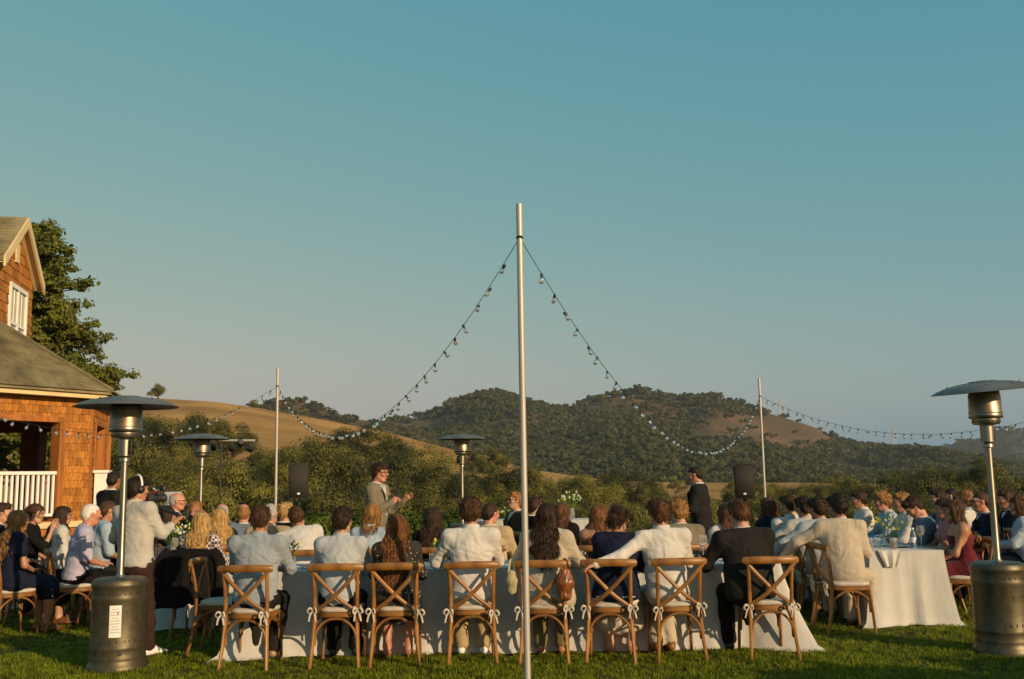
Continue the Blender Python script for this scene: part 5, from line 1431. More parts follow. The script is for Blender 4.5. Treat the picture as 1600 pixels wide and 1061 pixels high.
    def torso(F, g, loose=0.0, low=True):
        if low: F.prim(hip + npv((0, -.02, -.01)), hip + npv((0, 0, .03)), (PW + g, .115 + g), (PW * .97 + g, .105 + g), sx1, k=.05)
        F.prim(hip, p1, (PW * .93 + g, .10 + g + loose), (AW + g + loose, .092 + g + loose * .8), sx1, k=.06)
        F.prim(p1, p2, (AW + g + loose, .092 + g + loose * .8), (CW + g + loose * .5, .108 + g), sx, k=.06)
        F.prim(p2, p3, (CW + g, .108 + g), (CW * .94 + g, .088 + g), sx, k=.06)
        if f: 
            for q in (-1, 1): F.prim(p2 + sx * q * .062 + fw * .075, p2 + sx * q * .062 + fw * .085, .052 + g, k=.04)
        F.prim(p3 - npv((0, 0, .01)), nb - fw * .012, (CW * .62 + g, .078 + g), (.056 + g, .056 + g), sx, k=.06)
        for q in (-1, 1):
            F.prim(p3 + sx * q * SHW * .45 + npv((0, 0, .012)), SH[q], (.062 + g * .8), (.056 + g * .8), k=.06)
            F.prim(nb - fw * .02 - npv((0, 0, .012)), SH[q] + npv((0, 0, .012)) * sc, .044 + g * .7, .046 + g * .8, k=.05)
    AR = (.041 if f else .047) * (.5 + .5 * width)
    def arm(F, g, q, upto=2.0, flare=0.0):
        t = min(1.0, upto)
        F.prim(SH[q] - npv((0, 0, .01)), lerp(SH[q], el[q], t), AR * 1.08 + g, lerp(AR * 1.08, AR * .82, t) + g * 1.1 + flare, k=.05)
        if upto > 1.0:
            t = upto - 1.0
            F.prim(el[q], lerp(el[q], wr[q], t), AR * .84 + g * 1.15, lerp(AR * .84, AR * .58, t) + g * 1.0, k=.035)
    def legs(F, g, upto=2.0, loose=0.0):
        F.prim(hip + npv((0, -.02, -.03)), hip + npv((0, 0, .0)), (PW * .98 + g, .115 + g), (PW * .95 + g, .105 + g), sx1, k=.05)
        for q in (-1, 1):
            F.prim(hipj[q], kn[q], .086 * sc + g, .060 * sc + g, k=.05)
            if upto > 1:
                t = upto - 1; F.prim(kn[q], lerp(kn[q], an[q], .45), .057 * sc + g, .054 * sc + g + loose * .3, k=.03); F.prim(lerp(kn[q], an[q], .4), lerp(kn[q], an[q], t), .053 * sc + g + loose * .3, .038 * sc + g + loose, k=.03)
    allp = [hip, p3, hc] + list(el.values()) + list(wr.values()) + list(kn.values()) + list(an.values()) + list(SH.values())
    LO = np.min(allp, 0) - .19; HI = np.max(allp, 0) + .16; LO[2] = max(LO[2], -.02); HI[2] = nb[2] + .06
    def finish(name, V, Q, mats, parent, mi=None, w=0.0, it=1, wf=16.0):
        V = relax(V, Q, it, .5)
        if w:
            N = vnorm(V, Q); low = np.clip((p2[2] + .05 - V[:, 2]) / .25, 0, 1)[:, None] if name != 'trousers' else .5
            P_ = V * (npv((1.35, 1.35, .75)) * (1 - low) + npv((.55, .55, 1.7)) * low)
            ab = .55 - 2.2 * np.abs(sn3(P_, wf * 1.35, seed * 3 + 1)) ** .75; ab2 = .5 - 2.0 * np.abs(sn3(P_ * npv((1, 1, 1.3)), wf * 2.3, seed * 3 + 2)) ** .8
            V = V + N * ((ab * .62 + ab2 * .38) * w)[:, None]
        STATS[0] += len(Q) * 2
        return mesh_np(name, V, [Q], mats, mi)
    # ---------------- body: one mesh - trunk and limbs, head, hands
    bare = top[0] in ('dress', 'strap', 'tee') or sleeve < 1.9 or bottom[0] in ('none', 'skirt') or top[0] == 'dress'
    F = Field(LO, HI, (.0155 if not lo else .020) if bare else .030); torso(F, 0 if top[0] in ('strap',) else -.014)
    for q in (-1, 1): arm(F, 0, q); 
    legs(F, 0 if bottom[0] != 'trousers' else -.010)
    for q in (-1, 1): F.prim(an[q], toe[q], .034, .024, k=.03); F.prim(an[q] - npv((0, .03, .03)), an[q], .030, k=.02)
    BV, BQ = F.nets(); BV = relax(BV, BQ, 1, .5)
    hv, hq, hmi = HEADS['f' if f else ('h' if width > 1.1 else 'm'), lo]
    HV = (hv * HS) @ HR.T + hc
    # keep the neck attached: lower part of the template eases back towards the torso's neck
    tt = np.clip((-hv[:, 2] - .09) / .13, 0, 1)[:, None]
    nk = (hv * HS) @ rotm(tw * 1.0, ln * .8, sd_).T + (nb + dirn(ln + R(6)) * .150 * sc)
    HV = HV * (1 - tt) + nk * tt
    verts = [BV, HV]; quads = [BQ, hq + len(BV)]; mis = [np.zeros(len(BQ), np.int32), hmi]; tris = []; base = len(BV) + len(HV); extra = []
    cv = curl if hasattr(curl, '__len__') else (curl, curl)
    for q, c in ((-1, cv[0]), (1, cv[1])):
        v, fs = HANDS[min(HANDS, key=lambda t: abs(t - c))]
        d = wr[q] - el[q]; d = d / np.linalg.norm(d); 
        if d[2] < -.3 and pose == 'sit': d = d + npv((0, 0, .45)); d /= np.linalg.norm(d)
        up = npv((0, 0, 1)) if abs(d[2]) < .8 else -sx * q
        if arms[0 if q < 0 else 1] in ('mic', 'gesture', 'cam', 'read'): up = sx * q
        xx = np.cross(d, up); xx /= np.linalg.norm(xx); zz = np.cross(xx, d)
        vv = v * npv((-1 if q > 0 else 1, 1, 1)) * (.95 * sc)
        W = wr[q] + np.outer(vv[:, 0], xx) + np.outer(vv[:, 1], d) + np.outer(vv[:, 2], zz)
        verts.append(W.astype(np.float32)); 
        for fc in fs: extra.append(tuple(i + base for i in (fc if q < 0 else fc[::-1])))
        base += len(W)
    VV = np.concatenate(verts); fl = quads[:]
    q4 = np.array([e for e in extra if len(e) == 4], np.int32); n6 = [e for e in extra if len(e) != 4]
    fl.append(q4); mis.append(np.zeros(len(q4), np.int32))
    for ln_ in sorted(set(len(e) for e in n6)):
        g_ = np.array([e for e in n6 if len(e) == ln_], np.int32); fl.append(g_); mis.append(np.zeros(len(g_), np.int32))
    me = mesh_np('person', VV, fl, [skin(tone), M_eye, M_lip], np.concatenate(mis))
    STATS[0] += (len(BQ) + len(hq)) * 2 + 900
    o = link('person', me, None, pos, (0, 0, yaw)); tag(o, label, cat, group)
    def part(name, me): return reg(link(name, me, o))
    # ---------------- clothes
    kind, col = top[0], top[1]
    wr_ = .008 * wrinkle
    if kind in ('shirt', 'tee', 'blouse', 'jacket', 'dress', 'strap', 'vest'):
        tm = col if not isinstance(col, str) else CL(col)
        jk = kind == 'jacket'
        g = .015 if jk else .009
        F = Field(LO, HI, vox); torso(F, g, {'blouse': .028, 'jacket': .012, 'shirt': .014, 'tee': .014}.get(kind, .004))
        if jk:
            for q in (-1, 1): F.prim(SH[q] - sx * q * .05 + npv((0, 0, .012)), SH[q] + npv((0, 0, .006)), .047, .046, k=.03)
            F.prim(hip + npv((0, -.01, -.10 if pose == 'stand' else -.02)), p1, (PW + .028, .125), (AW + .035, .112), sx1, k=.05)
        if kind == 'blouse': F.prim(hip + npv((0, -.03, -.05)), hip + npv((0, 0, .1)), (PW + .06, .15), (PW + .03, .13), sx1, k=.06)
        su = sleeve if sleeve is not None else 2.0
        if kind in ('dress',) and sleeve == 1.0: su = 0.0
        if kind == 'strap': su = 0.0
        if kind in ('shirt', 'blouse', 'jacket') and sleeve == 1.0: su = 1.96
        if kind == 'tee' and sleeve == 1.0: su = .62
        if su > 0:
            for q in (-1, 1): arm(F, g * (1.5 if kind == 'blouse' else 1.15), q, su, .010 if su < 1 else 0)
        if kind == 'strap' or (kind == 'dress' and su == 0):
            n_ = (p3 - p1) / np.linalg.norm(p3 - p1); F.cut(n_, float(n_ @ (p3 - n_ * .035)))
            for q in (-1, 1): F.prim(p3 + sx * q * .075 - fw * .085 - npv((0, 0, .05)), p3 + sx * q * .085 + npv((0, 0, .055)), .013, k=.01); F.prim(p3 + sx * q * .085 + npv((0, 0, .055)), p3 + sx * q * .07 + fw * .085 - npv((0, 0, .05)), .013, k=.01)
        if kind in ('dress', 'strap') and bottom[0] == 'none':
            km = (kn[-1] + kn[1]) / 2; am_ = (an[-1] + an[1]) / 2; ext = skirt_len
            F.prim(hip + npv((0, -.02, -.02)), hip, (PW + .02, .125), sx1 and None if False else None, side=sx1, k=.05)
            for q in (-1, 1): F.prim(hipj[q], kn[q], .10 * sc, .085 * sc, k=.09)
            F.prim(lerp(hip, km, .35), km, (.15, .08), (.17, .075), k=.05)
            if ext > 0:
                e_ = lerp(km, am_, ext); F.prim(km, e_, (.17, .075), (.19, .10), k=.05)
                for q in (-1, 1): F.prim(kn[q], lerp(kn[q], an[q], ext), .08, .085, k=.05)
        ndir = dirn(ln * .9 + R(8)); neck = nb - fw * .006
        if kind in ('shirt', 'jacket'): F.cut(ndir, float(ndir @ neck) + (.006 if kind == 'shirt' else .012))
        if kind in ('tee', 'blouse', 'dress'): F.prim(neck - ndir * .0, neck + ndir * .12, .066, .08, k=.012, op='sub')
        if jk:    # open front: a V cut down the chest
            ctr = p3 + fw * .12
            F.prim(nb + fw * .055 + ndir * .02, p1 + fw * .135 + npv((0, 0, .0)), (.080, .052), (.006, .03), side=sx, k=.01, op='sub')
            F.prim(neck + ndir * .01, neck + ndir * .12, .066, .09, k=.012, op='sub')
        FT = F
        V, Q = F.nets()
        nm = {'jacket': 'suit_jacket', 'shirt': 'shirt', 'tee': 'top', 'blouse': 'blouse', 'dress': 'dress', 'strap': 'dress', 'vest': 'vest'}[kind]
        garment = part(nm, finish(nm, V, Q, [tm], o, w=wr_ * (.55 if jk else .8), wf=24))
        if kind in ('shirt', 'jacket'):
            mb = MB(); nr = .058 * HS + .012; ring = 18
            lev = ((-.015, nr + .006), (.012, nr + .003), (.042, nr - .002), (.046, nr + .003), (.026, nr + .009), (.004, nr + .015))
            if jk: lev = ((-.028, nr + .022), (-.005, nr + .014), (.018, nr + .006), (.024, nr + .011), (.0, nr + .021), (-.02, nr + .031))
            vs = []
            for z, rr in lev:
                for j in range(ring):
                    a = 6.2832 * (j / ring) + math.pi / 2 + .0
                    dz = -.030 * max(0, math.cos(6.2832 * j / ring)) ** 2
                    p = neck + sx * (rr * math.cos(a)) + fw * (rr * math.sin(a) * 1.05 - .010) + ndir * (z + dz)
                    vs.append(tuple(p))
            mb.add(vs, [(i * ring + j, i * ring + (j + 1) % ring, (i + 1) * ring + (j + 1) % ring, (i + 1) * ring + j) for i in range(len(lev) - 1) for j in range(ring)])
            mb_ = mb.mesh('collar', [tm]); reg(link('collar', mb_, garment))
            if jk and len(top) > 2:
                sh = CL(top[2]); F = Field(LO, HI, .022); torso(F, .005, .0); F.cut(ndir, float(ndir @ neck) + .004)
                V, Q = F.nets(); shp = part('shirt', finish('shirt', V, Q, [sh], o))
                mb = MB(); vs = []
                for z, rr in ((-.02, nr + .010), (.012, nr + .002), (.036, nr - .003), (.040, nr + .003), (.024, nr + .010), (.002, nr + .014)):
                    for j in range(ring):
                        a = 6.2832 * (j / ring) + math.pi / 2; dz = -.034 * max(0, math.cos(6.2832 * j / ring)) ** 2
                        vs.append(tuple(neck + sx * (rr * math.cos(a)) + fw * (rr * math.sin(a) * 1.05 - .010) + ndir * (z + dz)))
                mb.add(vs, [(i * ring + j, i * ring + (j + 1) % ring, (i + 1) * ring + (j + 1) % ring, (i + 1) * ring + j) for i in range(5) for j in range(ring)]); reg(link('collar', mb.mesh('collar', [sh]), shp))
                # lapels
                for q in (-1, 1):
                    mb = MB(); a_ = nb + fw * .050 + sx * q * .062 + npv((0, 0, -.004)); b_ = p2 + fw * .150 + sx * q * .075; c_ = p1 + fw * .150 + sx * q * .012 + npv((0, 0, .03)); d_ = lerp(a_, c_, .35) + fw * .022
                    mb.add([tuple(a_), tuple(b_ + sx * q * .015 + npv((0, 0, .07))), tuple(c_), tuple(d_), tuple(a_ + fw * .008), tuple(b_ + sx * q * .015 + npv((0, 0, .07)) + fw * .008), tuple(c_ + fw * .008), tuple(d_ + fw * .008)], [(4, 5, 6, 7), (3, 2, 1, 0), (0, 1, 5, 4), (1, 2, 6, 5), (2, 3, 7, 6), (3, 0, 4, 7)]); reg(link('lapel', mb.mesh('lapel', [tm]), garment))
                if len(top) > 3:
                    mb = MB(); t0 = nb + fw * .068 + npv((0, 0, -.012)); t1 = p2 + fw * (.128 + (.0)) ; t2 = p1 + fw * .118
                    mb.tube([tuple(t0), tuple(lerp(t0, t1, .15)), tuple(t1 + fw * .006), tuple(t2 + fw * .02)], [.014, .018, .030, .036], 6, up=tuple(sx), flat=(1, .22)); part('necktie', mb.mesh('necktie', [CL(top[3])]))
    if bottom[0] == 'trousers':
        F = Field((LO[0], LO[1], -.02), (HI[0], HI[1], hip[2] + .18), .0155 * K); legs(F, .012, 1.97, .018)
        F.prim(hip, hip + dirn(ln * .5) * .10, (PW * .93 + .008, .105), (AW + .018, .10), sx1, k=.04)
        n_ = dirn(ln * .5); F.cut(n_, float(n_ @ (hip + n_ * .105)))
        V, Q = F.nets(); part('trousers', finish('trousers', V, Q, [CL(bottom[1])], o, w=.007 * wrinkle, wf=26))
        if len(bottom) > 2:
            mb = MB(); c = hip + n_ * .092; ring = 28; vs = []
            for z, e in ((-.017, .0), (-.017, .006), (.017, .006), (.017, 0)):
                for j in range(ring):
                    a = 6.2832 * j / ring; vs.append(tuple(c + sx1 * ((AW + .024 + e) * math.cos(a)) + npv((-sx1[1], sx1[0], 0)) * ((.104 + e) * math.sin(a)) + n_ * z))
            mb.add(vs, [(i * ring + j, i * ring + (j + 1) % ring, (i + 1) * ring + (j + 1) % ring, (i + 1) * ring + j) for i in range(3) for j in range(ring)]); part('belt', mb.mesh('belt', [CL(bottom[2])]))
    elif bottom[0] == 'skirt':
        F = Field((LO[0] - .05, LO[1] - .05, -.02), (HI[0] + .05, HI[1], hip[2] + .2), .0155 * K)
        km = (kn[-1] + kn[1]) / 2; am_ = (an[-1] + an[1]) / 2; ext = skirt_len
        F.prim(hip + npv((0, -.02, -.03)), hip + npv((0, 0, .08)), (PW + .025, .13), (AW + .02, .105), side=sx1, k=.05)
        for q in (-1, 1): F.prim(hipj[q], kn[q], .105 * sc, .085 * sc, k=.09); F.prim(kn[q], lerp(kn[q], an[q], ext), .085, .095, k=.06)
        F.prim(lerp(hip, km, .3), km, (.16, .08), (.18, .075), k=.06); F.prim(km, lerp(km, am_, ext), (.18, .08), (.22, .13), k=.06)
        V, Q = F.nets(); part('skirt', finish('skirt', V, Q, [CL(bottom[1]) if isinstance(bottom[1], str) else bottom[1]], o, w=.009, wf=28))
    # ---------------- hair, kept outside the clothes
    if hair:
        hvv, hqq = hair_of(hair[0], seed, lo); HW = (hvv * HS) @ HR.T + hc
        if hair[0] in ('long', 'longer', 'wavy', 'bob', 'pony'):
            low = np.where(hvv[:, 2] < -.05)[0]
            for _ in range(16):
                ii = np.round((HW[low] - FT.lo) / FT.h).astype(int)
                ok = np.all((ii >= 0) & (ii < FT.n), axis=1); dd = np.full(len(low), .1, np.float32)
                dd[ok] = FT.d[tuple(ii[ok].T)]
                out = dd < .012
                if not out.any(): break
                back = hvv[low, 1] < .0
                HW[low[out & back]] -= fw * .010; HW[low[out & ~back]] += fw * .010
            # soften the push so strands stay even
        part('hair', mesh_np('hair', HW, [hqq], [hairmat(hair[1])])); STATS[0] += len(hqq) * 2
    HEADX[o.name] = (HR, hc, HS); HANDX[o.name] = {q: (wr[q], (wr[q] - el[q]) / np.linalg.norm(wr[q] - el[q])) for q in (-1, 1)}
    if shoes and feet:
        for q in (-1, 1):
            d = toe[q] - an[q]; lo_ = np.minimum(an[q], toe[q]) - .09; hi = np.maximum(an[q], toe[q]) + .09
            F = Field(lo_, hi, .0095 * K); heel = an[q] + npv((0, -.035, -.048)); ball = lerp(an[q], toe[q], .72) + npv((0, .0, -.012)); tp = toe[q] + npv((0, .03, -.002))
            F.prim(heel, ball, (.036, .030), (.047, .024), k=.02); F.prim(ball, tp, (.047, .023), (.032, .017), k=.02); F.prim(an[q] + npv((0, -.012, .004)), lerp(an[q], toe[q], .45), .038 if shoes != 'heels' else .028, .032 if shoes != 'heels' else .022, k=.03)
            if shoes == 'boots': F.prim(an[q] + npv((0, -.012, 0)), lerp(an[q], kn[q], .22), .046, .046, k=.02)
            if shoes == 'heels': F.prim(heel, heel + npv((0, -.01, -.05)), .013, .008, k=.01)
            V, Q = F.nets(); part('shoe', finish('shoe', V, Q, [CL('shoe_' + shoes)], o))
    return o
CLC = {'white': (.52, .50, .475), 'offwhite': (.43, .41, .38), 'cream': (.43, .365, .285), 'sand': (.46, .39, .30), 'paleblue': (.37, .395, .42), 'greyblue': (.26, .295, .335), 'blue': (.20, .27, .44), 'skyblue': (.31, .39, .47), 'navy': (.011, .015, .034),
       'black': (.009, .008, .008), 'charcoal': (.017, .016, .015), 'brown': (.075, .042, .026), 'chocolate': (.04, .022, .018), 'olive': (.155, .125, .052), 'khaki': (.36, .27, .15), 'tan': (.42, .32, .19), 'greygreen': (.17, .15, .10), 'slate': (.11, .14, .20), 'tweed': (.17, .14, .095),
       'burgundy': (.115, .012, .022), 'rose': (.45, .16, .15), 'lilac': (.40, .38, .50), 'satin': (.66, .56, .45), 'grey': (.30, .29, .28), 'mustard': (.45, .33, .08), 'shoe_brown': (.13, .05, .018), 'shoe_black': (.012, .011, .011), 'shoe_white': (.75, .74, .72), 'shoe_boots': (.24, .09, .022), 'shoe_heels': (.35, .15, .07), 'shoe_tan': (.36, .24, .12)}
def CL(n):
    c = CLC[n]
    if n.startswith('shoe'): return mat('leather_' + n, c, .35, var=.15, scale=14, bump=.15, bscale=60)
    return cloth(n, c)

# ------------------------------------------------------------------ the guests
M_dots = pattern_mat('polka_dots', (.018, .015, .013), (.62, .50, .30), 'dots', 32.0)
M_check = pattern_mat('dark_check', (.03, .028, .04), (.52, .42, .40), 'check', 34.0)
RD = math.radians
G_FRONT, G_FAR, G_LEFT, G_RIGHT = 'guests seated with their backs to the camera', 'guests on the far side of the foreground table', 'guests around the left table', 'guests around the right hand tables'
def ztop(u, v, y): return CAM_H + (hor(u) - v) / F_PX * y
GUEST = {}
def guest(key, who, label, u, v, y, yaw, group, ch=True, cyaw=None, coff=(0, .04), clabel=None, **kw):
    x = XU(u, y)
    kw.setdefault('htop', ztop(u, v, y))
    o = person(label, (x, y, 0), RD(yaw), group=group, **kw); GUEST[key] = o
    if ch and kw.get('pose', 'sit') == 'sit':
        a = RD(yaw if cyaw is None else cyaw); cx, cy = coff
        chair(x + cx * math.cos(a) - cy * math.sin(a), y + cx * math.sin(a) + cy * math.cos(a), a, clabel or f'cross-back chair carrying the {who}')
    return o
FY = 9.0
guest('p1', 'man in the grey-blue shirt', 'person in a grey-blue shirt, elbows on the table, first in the row', 402, 788, FY, -4, G_FRONT, coff=(-.02, .04), hair=('short', 'mid'), top=('shirt', 'greyblue'), sleeve=1.12, arms=('tablein', 'tablein'), bottom=('trousers', 'charcoal'), shoes='tan', tuck=(.2, .5), lean=8, width=1.08, head=(2, 6, 0), tone='tan', vox=.0105)
guest('p2', 'slim man in the pale shirt', 'person in a pale grey shirt with dark hair, seated second in the row', 532, 790, FY, 0, G_FRONT, hair=('short', 'dark'), top=('shirt', 'paleblue'), arms=('tablein', 'tablein'), bottom=('trousers', 'black'), shoes='black', tuck=.3, lean=9, width=.94, head=(-14, 0, 0), vox=.0105)
guest('p3', 'auburn haired woman', 'person with long auburn hair and a black polka dot dress', 620, 799, FY, 4, G_FRONT, sex='f', hair=('longer', 'auburn'), top=('dress', M_dots), sleeve=1.9, bottom=('none',), skirt_len=.35, shoes='heels', tuck=.55, lean=5, arms=('tablein', 'table'), head=(-6, 0, 2), tone='ruddy', wrinkle=.7, vox=.0105)
guest('p4', 'curly haired man in the white shirt', 'person with curly brown hair, white shirt, brown belt and khaki trousers', 735, 776, FY, 2, G_FRONT, hair=('curly', 'mid'), top=('shirt', 'white'), arms=('wide', 'tablein'), bottom=('trousers', 'khaki', 'shoe_brown'), shoes='white', tuck=.35, lean=4, head=(-10, 0, 0), tone='ruddy', width=1.03, vox=.0105)
guest('p5', 'dark haired woman in the cream blouse', 'person with wavy dark hair, loose cream blouse and olive trousers behind the centre pole', 852, 782, FY, -6, G_FRONT, sex='f', hair=('wavy', 'dark'), top=('blouse', 'cream'), arms=('wide', 'wide'), bottom=('trousers', 'olive'), shoes='heels', tuck=.25, lean=4, head=(-5, 0, 0), width=1.12, coff=(-.03, .04), vox=.0105)
guest('p6', 'woman in the navy blazer', 'person in a navy blazer with dark hair pinned in a bun, satin skirt', 958, 786, FY, -10, G_FRONT, sex='f', hair=('updo', 'dark'), top=('jacket', 'navy'), arms=('tablein', 'tablein'), bottom=('skirt', 'satin'), skirt_len=.55, shoes='heels', tuck=.4, lean=7, side=3, head=(-30, 0, 3), width=1.02, coff=(-.06, .04), cyaw=-6, vox=.0105)
guest('p7', 'man with his arm stretched out', 'person in a white shirt stretching his left arm along the next chair back', 1036, 777, FY, 6, G_FRONT, hair=('short', 'brown'), top=('shirt', 'white'), arms=(((.21, -.10, -.13), (.46, -.17, -.19)), 'table'), bottom=('trousers', 'sand', 'shoe_brown'), shoes='boots', tuck=.6, spread=.6, lean=3, side=-3, head=(10, 0, -3), width=1.03, coff=(.06, .04), cyaw=2, tone='ruddy', vox=.0105)
guest('p8', 'man in the black suit', 'person in a black suit leaning on the table at the end of the front row', 1164, 779, FY, 5, G_FRONT, hair=('short', 'brown'), top=('jacket', 'charcoal', 'white'), arms=('wide', 'tablein'), bottom=('trousers', 'black'), shoes='black', tuck=(.1, -.2), lean=9, side=-3, head=(18, 4, 0), width=1.12, coff=(.13, .04), cyaw=4, vox=.0105)
chair(-2.74, 9.60, RD(-88), 'empty cross-back chair with a cream cushion at the left end of the foreground table')
# far side of the foreground table
guest('f1', 'leaning man in the white shirt', 'person in a white shirt leaning far left with a bowed head', 482, 792, 10.75, 4, G_FAR, hair=('short', 'mid'), top=('shirt', 'white'), lean=14, side=-14, hump=10, head=(6, 12, -10), htop=None, ts=.93, tone='tan')
guest('f2', 'curly haired blond guest', 'person with a curly reddish-blond bob and a pale blue shirt', 578, 784, 10.75, -8, G_FAR, sex='f', hair=('bob', 'sandy'), top=('shirt', 'skyblue'), lean=6, head=(10, 0, 0))
guest('f3', 'woman with straight dark hair', 'person in black with long straight dark hair before the green shrubs', 674, 795, 10.8, -10, G_FAR, sex='f', hair=('longer', 'dark'), top=('dress', 'black'), sleeve=1.8, bottom=('none',), lean=4)
guest('f4', 'man in the tan jacket', 'person in a tan jacket with short dark hair, looking right', 762, 785, 11.0, -12, G_FAR, hair=('crop', 'dark'), top=('jacket', 'tan', 'white'), head=(-30, 6, 0), tone='ruddy', lean=8)
guest('f5', 'guest in sunglasses', 'person in dark jacket, white shirt and sunglasses turned towards the left', 803, 767, 14.0, 112, 'guests by the head table', hair=('short', 'sandy'), top=('jacket', 'brown', 'white'), head=(4, -6, 0), lean=-4, arms=('lap', 'lap'))
guest('f6', 'guest beyond the cream blouse', 'person with dark hair seated just right of the centre pole, mostly hidden', 829, 783, 13.4, -60, 'guests by the head table', hair=('short', 'dark'), top=('jacket', 'black', 'white'), arms=('lap', 'lap'))
guest('f7', 'woman with a brown ponytail', 'person with a long brown ponytail seated beyond the cream blouse', 874, 788, 12.0, -18, G_FAR, sex='f', hair=('longer', 'brown'), top=('dress', 'black'), sleeve=1.8, bottom=('none',), head=(-14, 0, 4))
guest('f8', 'woman with wavy auburn hair', 'person with wavy auburn hair and bare shoulders left of the navy blazer', 934, 788, 10.7, -10, G_FAR, sex='f', hair=('wavy', 'auburn'), top=('strap', 'rose'), bottom=('none',), tone='tan', head=(-20, 0, 3))
guest('f9', 'curly blond guest in tweed', 'person with curly blond hair in an olive tweed jacket beside the outstretched arm man', 1063, 783, 10.65, 10, G_FAR, hair=('curly', 'sandy'), top=('jacket', 'tweed', 'white'), head=(25, 4, 0), lean=10)
guest('f10', 'woman behind the black suit', 'person with loose brown hair half hidden behind the black suited man', 1136, 787, 10.7, 6, G_FAR, sex='f', hair=('long', 'brown'), top=('blouse', 'white'), head=(14, 0, 0))
# the two standing men by the loudspeakers
sp = guest('s1', '', 'person in a tweed suit and glasses speaking into a microphone', 588, 724, 12.9, -106, 'men standing by the loudspeakers', pose='stand', s=1.01, hair=('side', 'dark'), top=('jacket', 'greygreen', 'white', 'grey'), bottom=('trousers', 'greygreen'), shoes='brown', arms=('gesture', 'mic'), head=(0, 6, 0), tone='ruddy', lean=2, htop=None, curl=(.15, 1.05))
sd2 = guest('s2', '', 'person standing in a black suit holding a dark folder, turned left', 1094, 733, 13.8, 66, 'men standing by the loudspeakers', pose='stand', s=.95, hair=('crop', 'black'), top=('jacket', 'charcoal', 'white'), bottom=('trousers', 'black'), shoes='black', arms=('read', 'read'), head=(6, 10, 0), tone='tan', htop=None)
# left table
guest('l1', 'blond woman in the checked dress', 'person with long blond hair and a dark checked dress', 314, 796, 10.72, -2, G_LEFT, sex='f', hair=('long', 'blond'), top=('dress', M_check), sleeve=1.7, bottom=('none',), lean=3, clabel='cross-back chair with a black jacket over its back, left of the grey-blue shirt')
guest('l2', 'blond woman seated sideways', 'person with long pale blond hair pinned half up, brown top', 350, 806, 11.9, 60, G_LEFT, sex='f', hair=('long', 'blond'), top=('blouse', 'olive'), head=(-40, 0, 0), bottom=('skirt', 'black'))
guest('l3', 'bald guest behind the pale blond woman', 'person with a bald crown just behind the pale blond woman', 354, 793, 12.9, 70, G_LEFT, hair=('thin', 'grey'), top=('jacket', 'slate', 'white'), head=(-30, 0, 0), tone='ruddy')
guest('l4', 'guest in a dusky jacket', 'person with thinning hair in a slate jacket left of the olive jacket', 384, 784, 12.4, 30, G_LEFT, hair=('thin', 'sandy'), top=('jacket', 'slate', 'white'), head=(-20, 0, 0), tone='ruddy')
guest('l5', 'grey haired man in olive', 'person with short grey hair in an olive jacket, back turned', 420, 784, 11.5, -6, G_LEFT, hair=('crop', 'grey'), top=('jacket', 'khaki', 'white'), tone='ruddy', width=1.1)
guest('l6', 'fair haired guest', 'person with fair hair beyond the leaning white shirt', 443, 789, 12.6, -12, G_LEFT, hair=('short', 'blond'), top=('jacket', 'black', 'white'), tone='ruddy')
guest('l7', 'white haired man', 'person with white hair and a lavender short-sleeved shirt, turned away', 124, 785, 11.4, -62, G_LEFT, hair=('crop', 'white'), top=('tee', 'lilac'), sleeve=.92, arms=('lap', 'lap'), bottom=('trousers', 'black'), shoes='black', head=(6, 0, 0), tone='ruddy', width=1.15, lean=10, coff=(.0, -.02))
guest('l8', 'close cropped man in pale blue', 'person with close cropped hair and a pale blue shirt beside the white haired man', 158, 780, 12.0, -55, G_LEFT, hair=('crop', 'mid'), top=('tee', 'skyblue'), sleeve=.95, arms=('lap', 'lap'), bottom=('trousers', 'charcoal'), shoes='black', tone='tan', width=1.06, lean=6)
guest('l9', 'woman in a white top', 'person with dark shoulder-length hair and a white top by the white haired man', 92, 788, 12.5, -50, G_LEFT, sex='f', hair=('long', 'dark'), top=('blouse', 'white'), bottom=('skirt', 'slate'), arms=('lap', 'lap'), head=(-10, 0, 0))
guest('l10', 'dark haired woman in black', 'person with dark tied hair and a black top in profile by the porch railing', 47, 784, 11.7, -74, G_LEFT, sex='f', hair=('bun', 'mid'), top=('dress', 'black'), sleeve=1.2, bottom=('none',), arms=('lap', 'chin'), head=(-8, 4, 0))
guest('l11', 'curly fair haired woman', 'person with curly golden brown hair at the left edge, dark dress', 22, 794, 10.9, -40, G_LEFT, sex='f', hair=('wavy', 'sandy'), top=('dress', 'navy'), sleeve=.5, bottom=('none',), arms=('wide', 'lap'), width=1.1, tone='tan', skirt_len=.2)
guest('l12', 'dark haired guest at the edge', 'person with dark hair cut off by the left edge of the photo', -4, 784, 12.4, -70, G_LEFT, hair=('short', 'dark'), top=('jacket', 'black', 'white'), arms=('lap', 'lap'))
guest('l13', 'woman with long dark hair', 'person in black with long dark hair beside the white flowers', 257, 790, 12.3, -30, G_LEFT, sex='f', hair=('long', 'dark'), top=('dress', 'black'), sleeve=1.8, bottom=('none',), head=(-30, 0, 0))
guest('l14', 'bald man in profile', 'person with a bald head in profile, dark jacket, hand at his chin', 272, 767, 13.4, -84, G_LEFT, hair=('thin', 'grey'), top=('jacket', 'black', 'white'), arms=('lap', 'chin'), tone='ruddy', lean=2, curl=.5)
guest('l15', 'sandy haired guest', 'person with sandy hair right of the bald man in profile', 302, 784, 14.2, -30, G_LEFT, hair=('short', 'sandy'), top=('jacket', 'brown', 'white'), head=(20, 0, 0))
